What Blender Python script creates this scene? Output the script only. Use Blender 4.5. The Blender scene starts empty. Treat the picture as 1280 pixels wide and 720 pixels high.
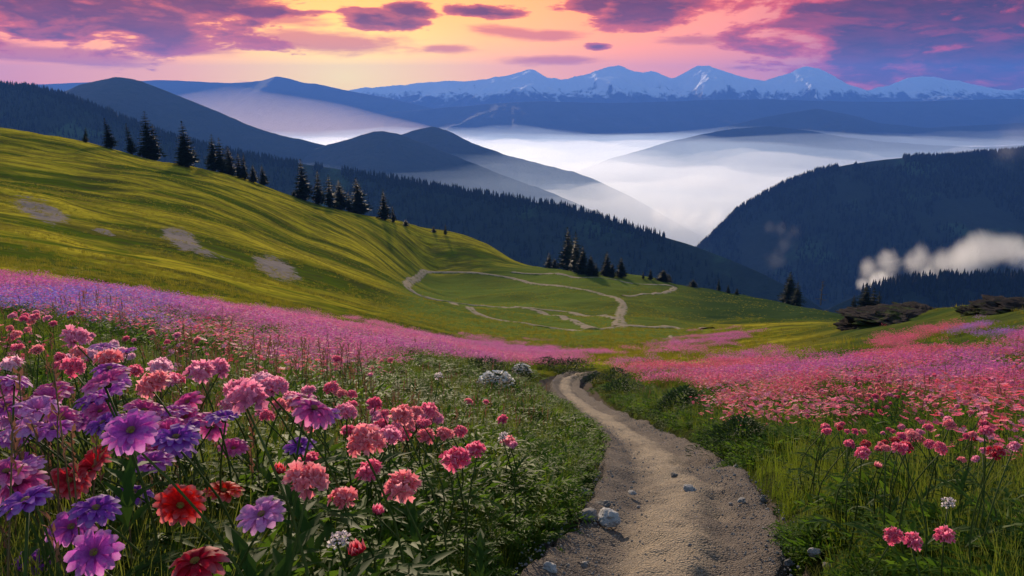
import bpy, bmesh, math, random
import numpy as np
from mathutils import Vector, Matrix, noise as mnoise

random.seed(7); RNG = np.random.default_rng(11)
SC = bpy.context.scene
C = SC.collection
R = math.radians

# ------------------------------------------------------------------ camera, world, sun, exposure
F = 1108.0                                  # focal length in pixels of the 1280 wide photograph
PITCH = math.atan(240 / F)
cp, sp = math.cos(PITCH), math.sin(PITCH)
cam = bpy.data.cameras.new('camera'); cam.sensor_width = 36; cam.lens = 36 * F / 1280
cam.clip_start = 0.05; cam.clip_end = 80000
camo = bpy.data.objects.new('camera', cam); C.objects.link(camo)
camo.location = (0, 0, 0); camo.rotation_euler = (math.pi / 2 - PITCH, 0, 0)
SC.camera = camo

def pix(px, py, zc):
    xc = (np.asarray(px, float) - 640) / F; yc = (360 - np.asarray(py, float)) / F
    return np.stack([zc * xc + 0 * yc, zc * (cp + yc * sp), zc * (-sp + yc * cp)], -1)
def proj(p):
    p = np.asarray(p, float)
    zc = p[..., 1] * cp - p[..., 2] * sp; yc = p[..., 1] * sp + p[..., 2] * cp
    return 640 + F * p[..., 0] / zc, 360 - F * yc / zc, zc
def azel(px, py):
    d = pix(px, py, 1.0); return float(np.arctan2(d[0], d[1])), float(d[2] / math.hypot(d[0], d[1]))

SUN_AZ, _ = azel(440, 120); SUN_EL = R(13)
SUN_DIR = Vector((math.sin(SUN_AZ) * math.cos(SUN_EL), math.cos(SUN_AZ) * math.cos(SUN_EL), math.sin(SUN_EL)))
sl = bpy.data.lights.new('sun', 'SUN'); sl.energy = 4.4; sl.angle = R(0.6); sl.color = (1.0, 0.80, 0.58)
so = bpy.data.objects.new('sun', sl); C.objects.link(so)
so.rotation_euler = (-SUN_DIR).to_track_quat('-Z', 'Y').to_euler()
SC.view_settings.view_transform = 'Standard'; SC.view_settings.look = 'None'
SC.view_settings.exposure = 0.56; SC.view_settings.gamma = 1; SC.view_settings.use_curve_mapping = False
SC.cycles.volume_bounces = 3; SC.cycles.max_bounces = 6; SC.cycles.diffuse_bounces = 2
SC.cycles.glossy_bounces = 1; SC.cycles.transmission_bounces = 3; SC.cycles.transparent_max_bounces = 8
SC.cycles.sample_clamp_indirect = 4
HAZE_DENSITY, HAZE_COLOR, HAZE_G = 5.0e-5, (0.10, 0.27, 0.90, 1), 0.16
MIST_DENSITY = 1.7e-4
FOG_DENSITY, FOG_G = 0.0008, 0.55

class NT:
    """tiny helper to write node trees"""
    def __init__(s, tree): s.t = tree; s.n = tree.nodes; s.l = tree.links; s.n.clear()
    def new(s, kind, **kw):
        nd = s.n.new(kind)
        for k, v in kw.items(): setattr(nd, k, v)
        return nd
    def link(s, a, b): s.l.new(a, b)
    def put(s, sock, v):
        if isinstance(v, bpy.types.NodeSocket): s.l.new(v, sock)
        elif v is not None:
            if hasattr(sock.default_value, '__len__') and len(sock.default_value) == 4 and len(v) == 3: v = (*v, 1)
            sock.default_value = v
    def m(s, op, a, b=None, c=None, clamp=False):
        nd = s.new('ShaderNodeMath', operation=op, use_clamp=clamp)
        for i, v in enumerate((a, b, c)):
            if v is not None: s.put(nd.inputs[i], v)
        return nd.outputs[0]
    def sm(s, v, lo, hi, a=0.0, b=1.0):
        nd = s.new('ShaderNodeMapRange', interpolation_type='SMOOTHSTEP')
        for i, q in enumerate((v, lo, hi, a, b)): s.put(nd.inputs[i], q)
        return nd.outputs[0]
    def mix(s, f, a, b, mode='MIX'):
        nd = s.new('ShaderNodeMix', data_type='RGBA', blend_type=mode)
        s.put(nd.inputs[0], f); s.put(nd.inputs[6], a); s.put(nd.inputs[7], b)
        return nd.outputs[2]
    def noise(s, vec, scale, detail=3, rough=0.55, dist=0.0):
        nd = s.new('ShaderNodeTexNoise'); s.put(nd.inputs['Vector'], vec)
        nd.inputs['Scale'].default_value = scale; nd.inputs['Detail'].default_value = detail
        nd.inputs['Roughness'].default_value = rough; nd.inputs['Distortion'].default_value = dist
        return nd.outputs[0]
    def ramp(s, v, stops):
        nd = s.new('ShaderNodeValToRGB'); s.put(nd.inputs[0], v); e = nd.color_ramp.elements
        while len(e) < len(stops): e.new(0.5)
        for el, (p, c) in zip(e, stops): el.position = p; el.color = (*c, 1)
        return nd.outputs[0]
    def scalevec(s, vec, sx, sy, sz):
        nd = s.new('ShaderNodeMapping'); s.put(nd.inputs[0], vec); nd.inputs['Scale'].default_value = (sx, sy, sz)
        return nd.outputs[0]
    def bump(s, h, strength, dist, normal=None):
        nd = s.new('ShaderNodeBump'); s.put(nd.inputs['Height'], h)
        nd.inputs['Strength'].default_value = strength; nd.inputs['Distance'].default_value = dist
        if normal is not None: s.put(nd.inputs['Normal'], normal)
        return nd.outputs[0]

def srgb(r, g, b):
    f = lambda c: (c / 255 / 12.92) if c <= 10 else ((c / 255 + 0.055) / 1.055) ** 2.4
    return (f(r), f(g), f(b))

# ---- the sky: Nishita daylight for the whole dome, sunset colours and cloud banks round the sun
W = bpy.data.worlds.new('World'); SC.world = W; W.use_nodes = True
w = NT(W.node_tree)
tc = w.new('ShaderNodeTexCoord').outputs['Generated']
sx = w.new('ShaderNodeSeparateXYZ'); w.link(tc, sx.inputs[0])
X, Y, Z = sx.outputs
az = w.m('ARCTAN2', X, Y); hyp = w.m('SQRT', w.m('ADD', w.m('MULTIPLY', X, X), w.m('MULTIPLY', Y, Y)))
el = w.m('DIVIDE', Z, w.m('MAXIMUM', hyp, 0.02))
ga, ge = azel(430, 96)
da = w.m('SUBTRACT', az, ga); de = w.m('SUBTRACT', el, ge)
rad = w.m('SQRT', w.m('ADD', w.m('POWER', w.m('MULTIPLY', da, 0.82), 2), w.m('POWER', w.m('MULTIPLY', de, 1.9), 2)))
base = w.ramp(w.m('DIVIDE', rad, 1.0), [
    (0.00, srgb(255, 216, 60)), (0.06, srgb(255, 198, 44)), (0.14, srgb(255, 168, 36)), (0.25, srgb(255, 148, 50)),
    (0.36, srgb(248, 138, 84)), (0.46, srgb(210, 118, 100)), (0.57, srgb(120, 78, 104)), (0.70, srgb(80, 76, 128)), (1.0, srgb(84, 94, 150))])
# cloud banks in directions round the observer
comb = w.new('ShaderNodeCombineXYZ'); w.link(az, comb.inputs[0]); w.link(el, comb.inputs[1])
cv = comb.outputs[0]
vs = w.new('ShaderNodeVectorMath', operation='ADD'); w.link(cv, vs.inputs[0]); vs.inputs[1].default_value = (0.004, -0.014, 0); shift = vs.outputs[0]
n1 = w.noise(w.scalevec(cv, 9, 30, 1), 1.0, 7, 0.62, 0.4)
n2 = w.noise(w.scalevec(cv, 24, 90, 1), 1.0, 6, 0.6, 0.2)
n3 = w.noise(w.scalevec(cv, 5, 42, 1), 1.0, 5, 0.6, 0.3)
def bank(items):
    acc = None
    for (px, py, rx, ry, tilt) in items:
        a0, e0 = azel(px, py)
        x = w.m('SUBTRACT', az, a0); y = w.m('SUBTRACT', el, e0)
        y = w.m('ADD', y, w.m('MULTIPLY', x, tilt))
        r = w.m('SQRT', w.m('ADD', w.m('POWER', w.m('DIVIDE', x, rx / F), 2), w.m('POWER', w.m('DIVIDE', y, ry / F), 2)))
        v = w.m('SUBTRACT', 1.0, r)
        acc = v if acc is None else w.m('MAXIMUM', acc, v)
    return acc
darkb = bank([(60, -8, 240, 62, .12), (165, 32, 110, 20, .18), (250, -2, 120, 28, .05), (330, 14, 80, 10, 0), (476, 26, 62, 14, .05), (515, 13, 34, 11, .1),
              (604, 14, 52, 10, .05), (748, 58, 24, 7, 0), (800, 8, 92, 32, -.05), (745, 4, 40, 20, 0), (1190, 10, 250, 130, 0), (1085, 50, 110, 62, .1), (1290, 60, 220, 90, 0),
              (45, 42, 60, 8, .1), (590, -40, 120, 18, 0), (350, -60, 300, 30, 0), (1000, -90, 300, 30, 0)])
warmb = bank([(415, 54, 150, 20, .03), (340, 22, 90, 12, .05), (640, 42, 80, 10, .1), (70, 70, 130, 14, .05), (690, 45, 50, 10, 0), (925, 84, 46, 5, 0), (560, 60, 50, 8, 0),
              (230, 62, 90, 10, .05), (1120, 95, 130, 14, 0), (700, 75, 90, 8, 0), (860, 50, 60, 8, 0)])
boost = w.new('ShaderNodeVectorMath', operation='SCALE'); w.link(base, boost.inputs[0]); w.link(w.sm(rad, .60, .0, 1.15, 2.6), boost.inputs['Scale']); base = boost.outputs[0]
nn = w.m('ADD', w.m('MULTIPLY', w.m('SUBTRACT', n1, 0.5), 2.4), w.m('MULTIPLY', w.m('SUBTRACT', n2, 0.5), 1.1))
dD = w.m('ADD', darkb, nn); dW = w.m('ADD', warmb, w.m('ADD', w.m('MULTIPLY', w.m('SUBTRACT', n3, 0.5), 2.2), w.m('MULTIPLY', w.m('SUBTRACT', n2, 0.5), .8)))
farw = w.sm(rad, 0.12, 0.62)                       # 0 near the glow, 1 far from it
wcol = w.mix(farw, srgb(255, 112, 20), srgb(190, 92, 84))
sky1 = w.mix(w.m('MULTIPLY', w.sm(dW, 0.05, 0.75), 0.8), base, wcol)
rim = w.mix(farw, srgb(255, 106, 20), srgb(255, 66, 34))
core = w.mix(farw, srgb(120, 20, 6), srgb(56, 10, 6))
ccol = w.mix(w.sm(dD, 0.12, 0.62), rim, core)
ccol = w.mix(w.sm(n2, 0.35, 0.75), ccol, w.mix(0.16, ccol, rim))
n1b = w.noise(w.scalevec(shift, 9, 30, 1), 1.0, 7, 0.62, 0.4); under = w.m('SUBTRACT', n1, n1b)
ccol = w.mix(w.m('MULTIPLY', w.sm(under, .02, .18), w.sm(rad, .15, .5, .55, .28)), ccol, rim)
sky2 = w.mix(w.m('MULTIPLY', w.sm(dD, 0.0, 0.26), 0.97), sky1, ccol)
# away from the sunset the plain Nishita dome takes over
st = w.new('ShaderNodeTexSky', sky_type='NISHITA', sun_disc=False, sun_elevation=SUN_EL, sun_rotation=SUN_AZ, air_density=1.0, dust_density=1.5)
nish = w.new('ShaderNodeVectorMath', operation='SCALE'); w.link(st.outputs[0], nish.inputs[0]); nish.inputs['Scale'].default_value = 1.0
bg_n = w.new('ShaderNodeBackground'); w.link(nish.outputs[0], bg_n.inputs[0]); bg_n.inputs[1].default_value = 0.15
bg_s = w.new('ShaderNodeBackground'); w.link(sky2, bg_s.inputs[0]); bg_s.inputs[1].default_value = 0.70
mixw = w.new('ShaderNodeMixShader')
front = w.m('MULTIPLY', w.sm(el, 0.20, 0.55, 1.0, 0.0), w.sm(w.m('ABSOLUTE', da), 0.9, 1.6, 1.0, 0.0))
w.link(front, mixw.inputs[0]); w.link(bg_n.outputs[0], mixw.inputs[1]); w.link(bg_s.outputs[0], mixw.inputs[2])
wo = w.new('ShaderNodeOutputWorld'); w.link(mixw.outputs[0], wo.inputs[0])

# ------------------------------------------------------------------ helpers
def props(o, label=None, cat=None, group=None, kind=None):
    if label: o['label'] = label
    if cat: o['category'] = cat
    if group: o['group'] = group
    if kind: o['kind'] = kind
    return o
def mesh_np(name, V, Fq, mats=(), smooth=True, mat_idx=None, attrs=None):
    """mesh object from a vertex array and a quad or triangle array (or list of such arrays)"""
    if not isinstance(Fq, (list, tuple)): Fq = [Fq]
    me = bpy.data.meshes.new(name)
    V = np.asarray(V, np.float32); me.vertices.add(len(V)); me.vertices.foreach_set('co', V.ravel())
    loops = np.concatenate([f.ravel() for f in Fq]).astype(np.int32)
    tot = np.concatenate([np.full(len(f), f.shape[1], np.int32) for f in Fq])
    me.loops.add(len(loops)); me.loops.foreach_set('vertex_index', loops)
    me.polygons.add(len(tot)); me.polygons.foreach_set('loop_start', np.concatenate([[0], np.cumsum(tot)[:-1]]).astype(np.int32))
    me.polygons.foreach_set('loop_total', tot)
    me.polygons.foreach_set('use_smooth', np.full(len(tot), smooth))
    for mt in mats: me.materials.append(mt)
    if mat_idx is not None: me.polygons.foreach_set('material_index', np.asarray(mat_idx, np.int32))
    for k, a in (attrs or {}).items():
        at = me.attributes.new(k, 'FLOAT', 'POINT'); at.data.foreach_set('value', np.asarray(a, np.float32).ravel())
    me.update(calc_edges=True); me.validate()
    return me
def obj(name, me, parent=None, link=True):
    o = bpy.data.objects.new(name, me)
    if link: C.objects.link(o)
    if parent: o.parent = parent
    return o
def grid_faces(nr, nc, wrap=False):
    r = np.arange(nr - 1)[:, None]; c = np.arange(nc if wrap else nc - 1)[None, :]; c2 = (c + 1) % nc
    a = r * nc + c; b = r * nc + c2; d = (r + 1) * nc + c; e = (r + 1) * nc + c2
    return np.stack([a, b, e, d], -1).reshape(-1, 4)
def vnoise(x, y, seed=0):
    x = np.asarray(x, float); y = np.asarray(y, float)
    xi = np.floor(x).astype(np.int64); yi = np.floor(y).astype(np.int64); fx = x - xi; fy = y - yi
    fx = fx * fx * fx * (fx * (fx * 6 - 15) + 10); fy = fy * fy * fy * (fy * (fy * 6 - 15) + 10)
    def h(a, b):
        v = (a * 374761393 + b * 668265263 + seed * 974711) & 0xffffffff
        v = ((v ^ (v >> 13)) * 1274126177) & 0xffffffff
        return ((v ^ (v >> 16)) & 0xffff) / 65535.0
    return (h(xi, yi) * (1 - fx) + h(xi + 1, yi) * fx) * (1 - fy) + (h(xi, yi + 1) * (1 - fx) + h(xi + 1, yi + 1) * fx) * fy - 0.5
def fbm(x, y, seed=0, oct=5, rough=0.5):
    s = 0; a = 1.0
    for k in range(oct):
        s = s + a * vnoise(x, y, seed + k * 17); x = x * 2.03 + 5.1; y = y * 2.03 - 3.7; a *= rough
    return s
def ridged(x, y, seed=0, oct=5, rough=0.5):
    s = 0; a = 1.0
    for k in range(oct):
        s = s + a * (1 - np.abs(vnoise(x, y, seed + k * 31)) * 4); x = x * 2.07 + 2.3; y = y * 2.07 + 8.7; a *= rough
    return s
def sstep(x, a, b):
    t = np.clip((x - a) / (b - a), 0, 1); return t * t * (3 - 2 * t)
def inpoly(px, py, poly):
    px = np.asarray(px); ins = np.zeros(px.shape, bool); n = len(poly)
    for i in range(n):
        x1, y1 = poly[i]; x2, y2 = poly[(i + 1) % n]
        c = ((y1 > py) != (y2 > py)) & (px < (x2 - x1) * (py - y1) / (y2 - y1 + 1e-9) + x1); ins ^= c
    return ins

# ------------------------------------------------------------------ terrain height
CTRL = []
for px, py, zc in [
    (820, 720, 3.3), (850, 620, 4.9), (818, 550, 9.5), (730, 500, 19), (708, 480, 25), (745, 462, 31), (690, 447, 48), (735, 440, 62),
    (0, 350, 32), (0, 300, 60), (0, 250, 105), (0, 200, 180), (0, 160, 235), (-300, 300, 60), (-300, 200, 140), (-300, 120, 240),
    (100, 177, 245), (187, 199, 255), (260, 210, 262), (330, 230, 270), (440, 266, 285), (500, 282, 300), (560, 293, 320), (610, 304, 345),
    (120, 280, 105), (120, 240, 160), (250, 260, 165), (250, 310, 100), (250, 350, 62), (380, 340, 120), (380, 300, 190), (460, 330, 190),
    (370, 394, 50), (200, 371, 45), (470, 410, 56), (550, 424, 66), (640, 430, 78), (440, 440, 21), (560, 445, 26),
    (520, 355, 235), (540, 338, 285), (640, 345, 275), (640, 390, 165), (700, 408, 140), (774, 405, 138), (760, 372, 215), (840, 360, 270), (640, 325, 330),
    (700, 336, 318), (760, 345, 312), (830, 352, 305), (890, 362, 292), (960, 374, 280), (1010, 384, 262), (1060, 394, 240),
    (880, 410, 140), (900, 395, 190), (960, 396, 190), (830, 428, 80), (900, 424, 80), (960, 412, 110), (1020, 400, 170), (1000, 425, 62),
    (1060, 412, 62), (1110, 398, 66), (1180, 388, 66), (1250, 380, 64), (1340, 372, 62), (1500, 360, 60), (1100, 425, 46), (1200, 415, 42), (1280, 405, 40),
    (900, 450, 42), (1000, 450, 34), (1130, 450, 25), (1280, 440, 24), (900, 490, 19), (1000, 500, 13.5), (1130, 500, 12.5), (1280, 490, 11), (1500, 480, 10),
    (1060, 560, 7.6), (1200, 570, 6.2), (1280, 600, 4.7), (1080, 640, 4.3), (1200, 700, 3.0),
    # beyond the brow the land falls into the valley
    (0, 215, 340), (200, 255, 360), (400, 320, 400), (600, 370, 460), (760, 405, 430), (900, 420, 400), (1060, 440, 340), (1250, 440, 130), (1400, 440, 130), (-300, 180, 340),
    (-300, 260, 800), (0, 330, 800), (400, 420, 900), (700, 470, 900), (1000, 500, 900), (1300, 520, 800), (-300, 330, 1700), (200, 400, 1700), (640, 480, 1700), (1100, 520, 1700), (1500, 520, 1700), (1200, 500, 300), (1450, 500, 300)]:
    CTRL.append(pix(px, py, zc))
for q in [(-.9, 1.3, -1.05), (-1.0, 2.2, -1.16), (-1.5, 3.0, -1.38), (-.3, 1.8, -1.27), (-.12, 2.4, -1.46), (-3, 6, -2.05), (-7, 16, -4.0), (-1.2, 5.5, -2.1), (-2.4, 12, -3.9),
          (.1, 1.2, -1.18), (.25, 3.2, -1.80), (.2, 5, -2.28), (0.6, 1.5, -1.42), (1.6, 1.6, -1.40), (-2.4, 1.4, -1.05), (0, .7, -1.02), (-.6, .7, -1.0), (.7, .7, -1.08)]:
    CTRL.append(np.array(q, float))
CTRL = np.array(CTRL)
Z0 = -0.95
def _uv(x, y):
    d = np.maximum(np.hypot(x, y), 0.35); return np.arctan2(x, y), d
def _k(r2): return 0.5 * r2 * np.log(r2 + 1e-12)
_a, _d = _uv(CTRL[:, 0], CTRL[:, 1])
_U = np.stack([_a * 2.6, np.log(_d) * 0.75], -1); _S = (CTRL[:, 2] - Z0) / _d
_n = len(_U); _A = np.zeros((_n + 3, _n + 3))
_A[:_n, :_n] = _k(((_U[:, None] - _U[None]) ** 2).sum(-1)) + np.eye(_n) * 2e-3
_A[:_n, _n] = 1; _A[:_n, _n + 1:] = _U; _A[_n, :_n] = 1; _A[_n + 1:, :_n] = _U.T
_W = np.linalg.solve(_A, np.concatenate([_S, np.zeros(3)]))
def _slope(a, d):
    P = np.stack([a * 2.6, np.log(d) * 0.75], -1); out = np.empty(P.shape[:-1]).ravel(); Q = P.reshape(-1, 2)
    for i in range(0, len(Q), 20000):
        q = Q[i:i + 20000]; out[i:i + 20000] = _k(((q[:, None] - _U[None]) ** 2).sum(-1)) @ _W[:_n] + _W[_n] + q @ _W[_n + 1:]
    return out.reshape(P.shape[:-1])
def H(x, y, rough=True):
    x = np.asarray(x, float); y = np.asarray(y, float); a, d = _uv(x, y)
    s = _slope(np.clip(a, -0.72, 0.72), np.clip(d, 0.8, 1700)); s = np.clip(s, -0.62, 0.4)
    k = sstep(np.abs(a), 0.72, 2.2); s = s * (1 - k) + k * 0.03
    z = Z0 + s * np.hypot(x, y)
    if rough:
        z = z + 0.05 * fbm(x * .9, y * .9, 3, 4) * sstep(d, 0.5, 3)
        z = z + 0.5 * fbm(x / 9, y / 9, 5, 4) * sstep(d, 8, 40) + 2.5 * fbm(x / 42, y / 42, 8, 4) * sstep(d, 40, 140)
    return z
def hit(px, py, dmin=1.0, dmax=600.0, n=900, above=0.0):
    """first point of the ground along a pixel's line of sight (arrays allowed)"""
    px = np.atleast_1d(np.asarray(px, float)); py = np.atleast_1d(np.asarray(py, float))
    zs = np.geomspace(dmin, dmax, n); out = np.zeros((len(px), 3))
    for i in range(len(px)):
        P = np.stack([zs * (px[i] - 640) / F, zs * (cp + (360 - py[i]) / F * sp), zs * (-sp + (360 - py[i]) / F * cp)], -1)
        g = P[:, 2] - H(P[:, 0], P[:, 1]) - (above if np.isscalar(above) else above[i]); b = np.where(g < 0)[0]
        if len(b) == 0: out[i] = P[np.argmin(g)]; continue
        j = max(b[0], 1); t = g[j - 1] / (g[j - 1] - g[j] + 1e-12); out[i] = P[j - 1] * (1 - t) + P[j] * t
    return out
#@@TERRAIN
# ------------------------------------------------------------------ footpath line (both edges found on the ground)
PE = [((640, 722), (985, 722)), ((655, 690), (990, 690)), ((700, 655), (986, 660)), ((734, 622), (975, 628)), ((742, 598), (952, 600)), ((750, 575), (918, 578)), ((757, 555), (880, 556)),
      ((748, 536), (838, 538)), ((731, 521), (800, 523)), ((712, 508), (768, 510)), ((697, 494), (742, 495)), ((688, 481), (725, 481)), ((690, 471), (728, 470)), ((706, 464), (748, 461.5))]
_l = hit([a[0] for a, b in PE], [a[1] for a, b in PE]); _r = hit([b[0] for a, b in PE], [b[1] for a, b in PE])
_v0 = np.array([[-.18, 2.35, 0], [-.25, 1.0, 0], [-.3, -2.0, 0], [-.3, -8, 0]]); _v1 = np.array([[.88, 2.35, 0], [.75, 1.0, 0], [.7, -2.0, 0], [.7, -8, 0]])
_l = np.concatenate([_v0[::-1], _l]); _r = np.concatenate([_v1[::-1], _r])
def resample(P, n):
    P = np.asarray(P, float); t = np.concatenate([[0], np.cumsum(np.log1p(np.linalg.norm(np.diff(P[:, :2], axis=0), axis=1) / (0.3 + 0.1 * np.hypot(P[1:, 0], P[1:, 1]))))])
    u = np.linspace(0, t[-1], n); Q = np.stack([np.interp(u, t, P[:, k]) for k in range(P.shape[1])], -1)
    for _ in range(n // 26):
        Q[1:-1] = (Q[:-2] + 2 * Q[1:-1] + Q[2:]) / 4
    return Q
PL = resample(np.concatenate([_l, _r], 1), 420); PLl, PLr = PL[:, 0:2], PL[:, 3:5]
PC = (PLl + PLr) / 2; PHW = np.linalg.norm(PLr - PLl, axis=1) / 2
def path_rel(x, y):
    """distance to the path's middle line in half widths"""
    x = np.asarray(x, float); y = np.asarray(y, float); sh = x.shape; q = np.stack([x.ravel(), y.ravel()], -1); out = np.full(len(q), 99.0)
    near = np.where((q[:, 1] > -9) & (q[:, 1] < PC[:, 1].max() + 6) & (np.abs(q[:, 0]) < 12))[0]
    for i in range(0, len(near), 8000):
        k = near[i:i + 8000]; dd = np.linalg.norm(q[k][:, None] - PC[None, ::2], axis=-1) / PHW[None, ::2]; out[k] = dd.min(1)
    return out.reshape(sh)
def HT(x, y):
    """ground with the worn hollow of the path"""
    r = path_rel(x, y); return H(x, y) - 0.22 * (1 - sstep(r, 0.80, 1.30)) * np.where(r < 90, 1, 0)

# ------------------------------------------------------------------ materials of the land
def material(name):
    m = bpy.data.materials.new(name); m.use_nodes = True; return m, NT(m.node_tree)
def finish(t, col, rough=0.8, normal=None, trans=0.0, spec=0.3, transcol=None):
    b = t.new('ShaderNodeBsdfPrincipled'); t.put(b.inputs['Base Color'], col); t.put(b.inputs['Roughness'], rough); b.inputs['Specular IOR Level'].default_value = spec
    if normal is not None: t.put(b.inputs['Normal'], normal)
    out = t.new('ShaderNodeOutputMaterial'); sh = b.outputs[0]
    if trans > 0:
        tr = t.new('ShaderNodeBsdfTranslucent'); t.put(tr.inputs[0], transcol if transcol is not None else col)
        mx = t.new('ShaderNodeMixShader'); mx.inputs[0].default_value = trans; t.link(sh, mx.inputs[1]); t.link(tr.outputs[0], mx.inputs[2]); sh = mx.outputs[0]
    t.link(sh, out.inputs[0]); return b
def attr(t, name, kind='GEOMETRY', sock='Fac'):
    nd = t.new('ShaderNodeAttribute', attribute_name=name, attribute_type=kind); return nd.outputs[sock]
def pos(t): return t.new('ShaderNodeNewGeometry').outputs['Position']

M_LAND, t = material('meadow_ground')
p = pos(t)
rot = t.new('ShaderNodeMapping'); t.link(p, rot.inputs[0]); rot.inputs['Rotation'].default_value = (0, 0, R(-14)); rot.inputs['Scale'].default_value = (1, 1, 0)
rp = rot.outputs[0]
s1 = t.noise(t.scalevec(rp, .016, .050, 0), 1, 6, .66, 1.4); s2 = t.noise(t.scalevec(rp, .10, .30, 0), 1, 6, .7, .8); s3 = t.noise(rp, .9, 4, .65); s4 = t.noise(rp, 4.0, 3, .6); big = t.noise(rp, .02, 4, .6)
gold = t.mix(s2, (.17, .155, .012), (.54, .44, .034)); green = t.mix(s2, (.028, .050, .006), (.095, .135, .012))
hillc = t.mix(t.sm(s1, .40, .58), green, gold)  # grass mottling that also carries the slope's sunlit and dark bands as colour
hillc = t.mix(t.m('MULTIPLY', t.sm(s2, .56, .40), .55), hillc, (.060, .048, .020))
hillc = t.mix(t.m('MULTIPLY', t.sm(s3, .45, .7), .35), hillc, (.055, .060, .012))
fieldc = t.mix(s2, (.075, .11, .022), (.15, .185, .035)); fieldc = t.mix(t.sm(big, .45, .65), fieldc, (.085, .10, .022))
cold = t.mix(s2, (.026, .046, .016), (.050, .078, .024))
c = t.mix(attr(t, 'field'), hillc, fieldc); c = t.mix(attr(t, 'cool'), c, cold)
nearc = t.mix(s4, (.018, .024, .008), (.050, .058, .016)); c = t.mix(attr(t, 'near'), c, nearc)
scr = t.m('ADD', attr(t, 'scree'), t.m('ADD', t.m('MULTIPLY', t.m('SUBTRACT', s3, .5), 1.3), t.m('MULTIPLY', t.m('SUBTRACT', s2, .5), 1.2))); gcol = t.mix(t.noise(p, .9, 6, .75), (.10, .078, .066), (.33, .28, .25))
c = t.mix(t.sm(scr, .34, .50), c, gcol)
so_ = t.m('ADD', attr(t, 'soil'), t.m('MULTIPLY', t.m('SUBTRACT', t.noise(p, 5, 5, .7), .5), .9)); dcol = t.mix(t.noise(p, 24, 5, .7), (.045, .036, .030), (.14, .115, .095))
c = t.mix(t.sm(so_, .42, .60), c, dcol)
hb = t.m('ADD', t.m('MULTIPLY', s2, 1.4), t.m('ADD', t.m('MULTIPLY', s3, .5), t.m('MULTIPLY', s1, 3.0)))
nb = t.bump(t.m('MULTIPLY', hb, t.m('SUBTRACT', 1.0, attr(t, 'near'))), .55, .7); nb = t.bump(t.m('ADD', t.noise(p, 18, 5, .7), t.m('MULTIPLY', s4, 2.0)), .6, .03, nb)
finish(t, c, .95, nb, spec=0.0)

M_PATH, t = material('trodden_earth')
p = pos(t); u = attr(t, 'across'); g1 = t.noise(p, 60, 5, .75); g2 = t.noise(p, 7, 5, .65); g3 = t.noise(t.scalevec(p, 2.2, .8, 1), 1, 4, .6)
vor = t.new('ShaderNodeTexVoronoi'); t.put(vor.inputs['Vector'], p); vor.inputs['Scale'].default_value = 85; vd = vor.outputs['Distance']
cen = t.sm(t.m('ADD', t.m('ABSOLUTE', t.m('ADD', u, .04)), t.m('MULTIPLY', t.m('SUBTRACT', g3, .5), 1.1)), .06, .56, 1, 0)
c = t.mix(g1, (.062, .050, .044), (.20, .165, .138)); sand = t.mix(g1, (.21, .165, .118), (.48, .385, .275))
c = t.mix(t.m('MULTIPLY', cen, .85), c, sand); c = t.mix(t.m('MULTIPLY', t.sm(g2, .52, .72), .45), c, (.085, .068, .060))
c = t.mix(t.sm(t.m('ABSOLUTE', u), .74, 1.0), c, t.mix(g1, (.05, .042, .036), (.15, .125, .11)))
c = t.mix(t.m('MULTIPLY', t.sm(vd, .30, .12), t.sm(g2, .42, .6)), c, (.40, .36, .33))
nb = t.bump(t.m('ADD', t.m('MULTIPLY', g2, 1.0), t.m('MULTIPLY', g3, .6)), .8, .05); nb = t.bump(t.m('ADD', g1, t.m('MULTIPLY', vd, -1.3)), .9, .012, nb)
finish(t, c, .9, nb, spec=.04)

M_ROAD, t = material('pale_track')
p = pos(t); c = t.mix(t.noise(p, .6, 5, .7), (.17, .13, .09), (.40, .33, .24)); u = t.m('ABSOLUTE', attr(t, 'across'))
e_ = t.m('ADD', u, t.m('MULTIPLY', t.m('SUBTRACT', t.noise(p, .45, 5, .75), .5), 1.9)); verge = t.mix(t.noise(p, .8, 4), (.05, .075, .015), (.13, .16, .03))
c = t.mix(t.sm(e_, .45, .80), c, verge); c = t.mix(t.m('MULTIPLY', t.sm(u, .30, .05), t.sm(t.noise(p, .5, 3), .5, .65)), c, verge)
finish(t, c, .9, t.bump(t.noise(p, 1.5, 4, .7), .5, .2), spec=.0)

# ------------------------------------------------------------------ terrain mesh: one sheet out to the brow and down into the valley
deg = np.concatenate([np.linspace(-180, -42, 40, endpoint=False), np.linspace(-42, 42, 690, endpoint=False), np.linspace(42, 180, 40, endpoint=False)])
rad_ = np.geomspace(0.35, 1650, 700)
A_, D_ = np.meshgrid(np.radians(deg), rad_); TX, TY = D_ * np.sin(A_), D_ * np.cos(A_)
TZ = HT(TX, TY)
V = np.stack([TX, TY, TZ], -1).reshape(-1, 3); nr, nc = TX.shape
Fq = grid_faces(nr, nc, True)[:, ::-1]; V = np.concatenate([V, [[0, 0, Z0]]]); ci = len(V) - 1
fan = np.stack([np.full(nc, ci), (np.arange(nc) + 1) % nc, np.arange(nc)], -1)
ppx, ppy, pzc = proj(V); ppx = np.where(pzc > .3, ppx, -9e3)
dd = np.hypot(V[:, 0], V[:, 1])
SCREE = [(52, 264, 44, 15, .35), (226, 299, 30, 17, .35), (345, 335, 34, 17, .35), (130, 290, 20, 5, .3), (250, 315, 40, 7, .3)]
scree = np.zeros(len(V))
for (a, b, rx, ry, k) in SCREE:
    gx, gy = ppx - a, ppy - b - k * (ppx - a); scree = np.maximum(scree, np.clip(1.15 - np.hypot(gx / rx, gy / ry), 0, 1) * (dd > 30) * (dd < 330) * (1.0 if a < 300 and b < 300 or a == 345 else .62))
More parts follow.
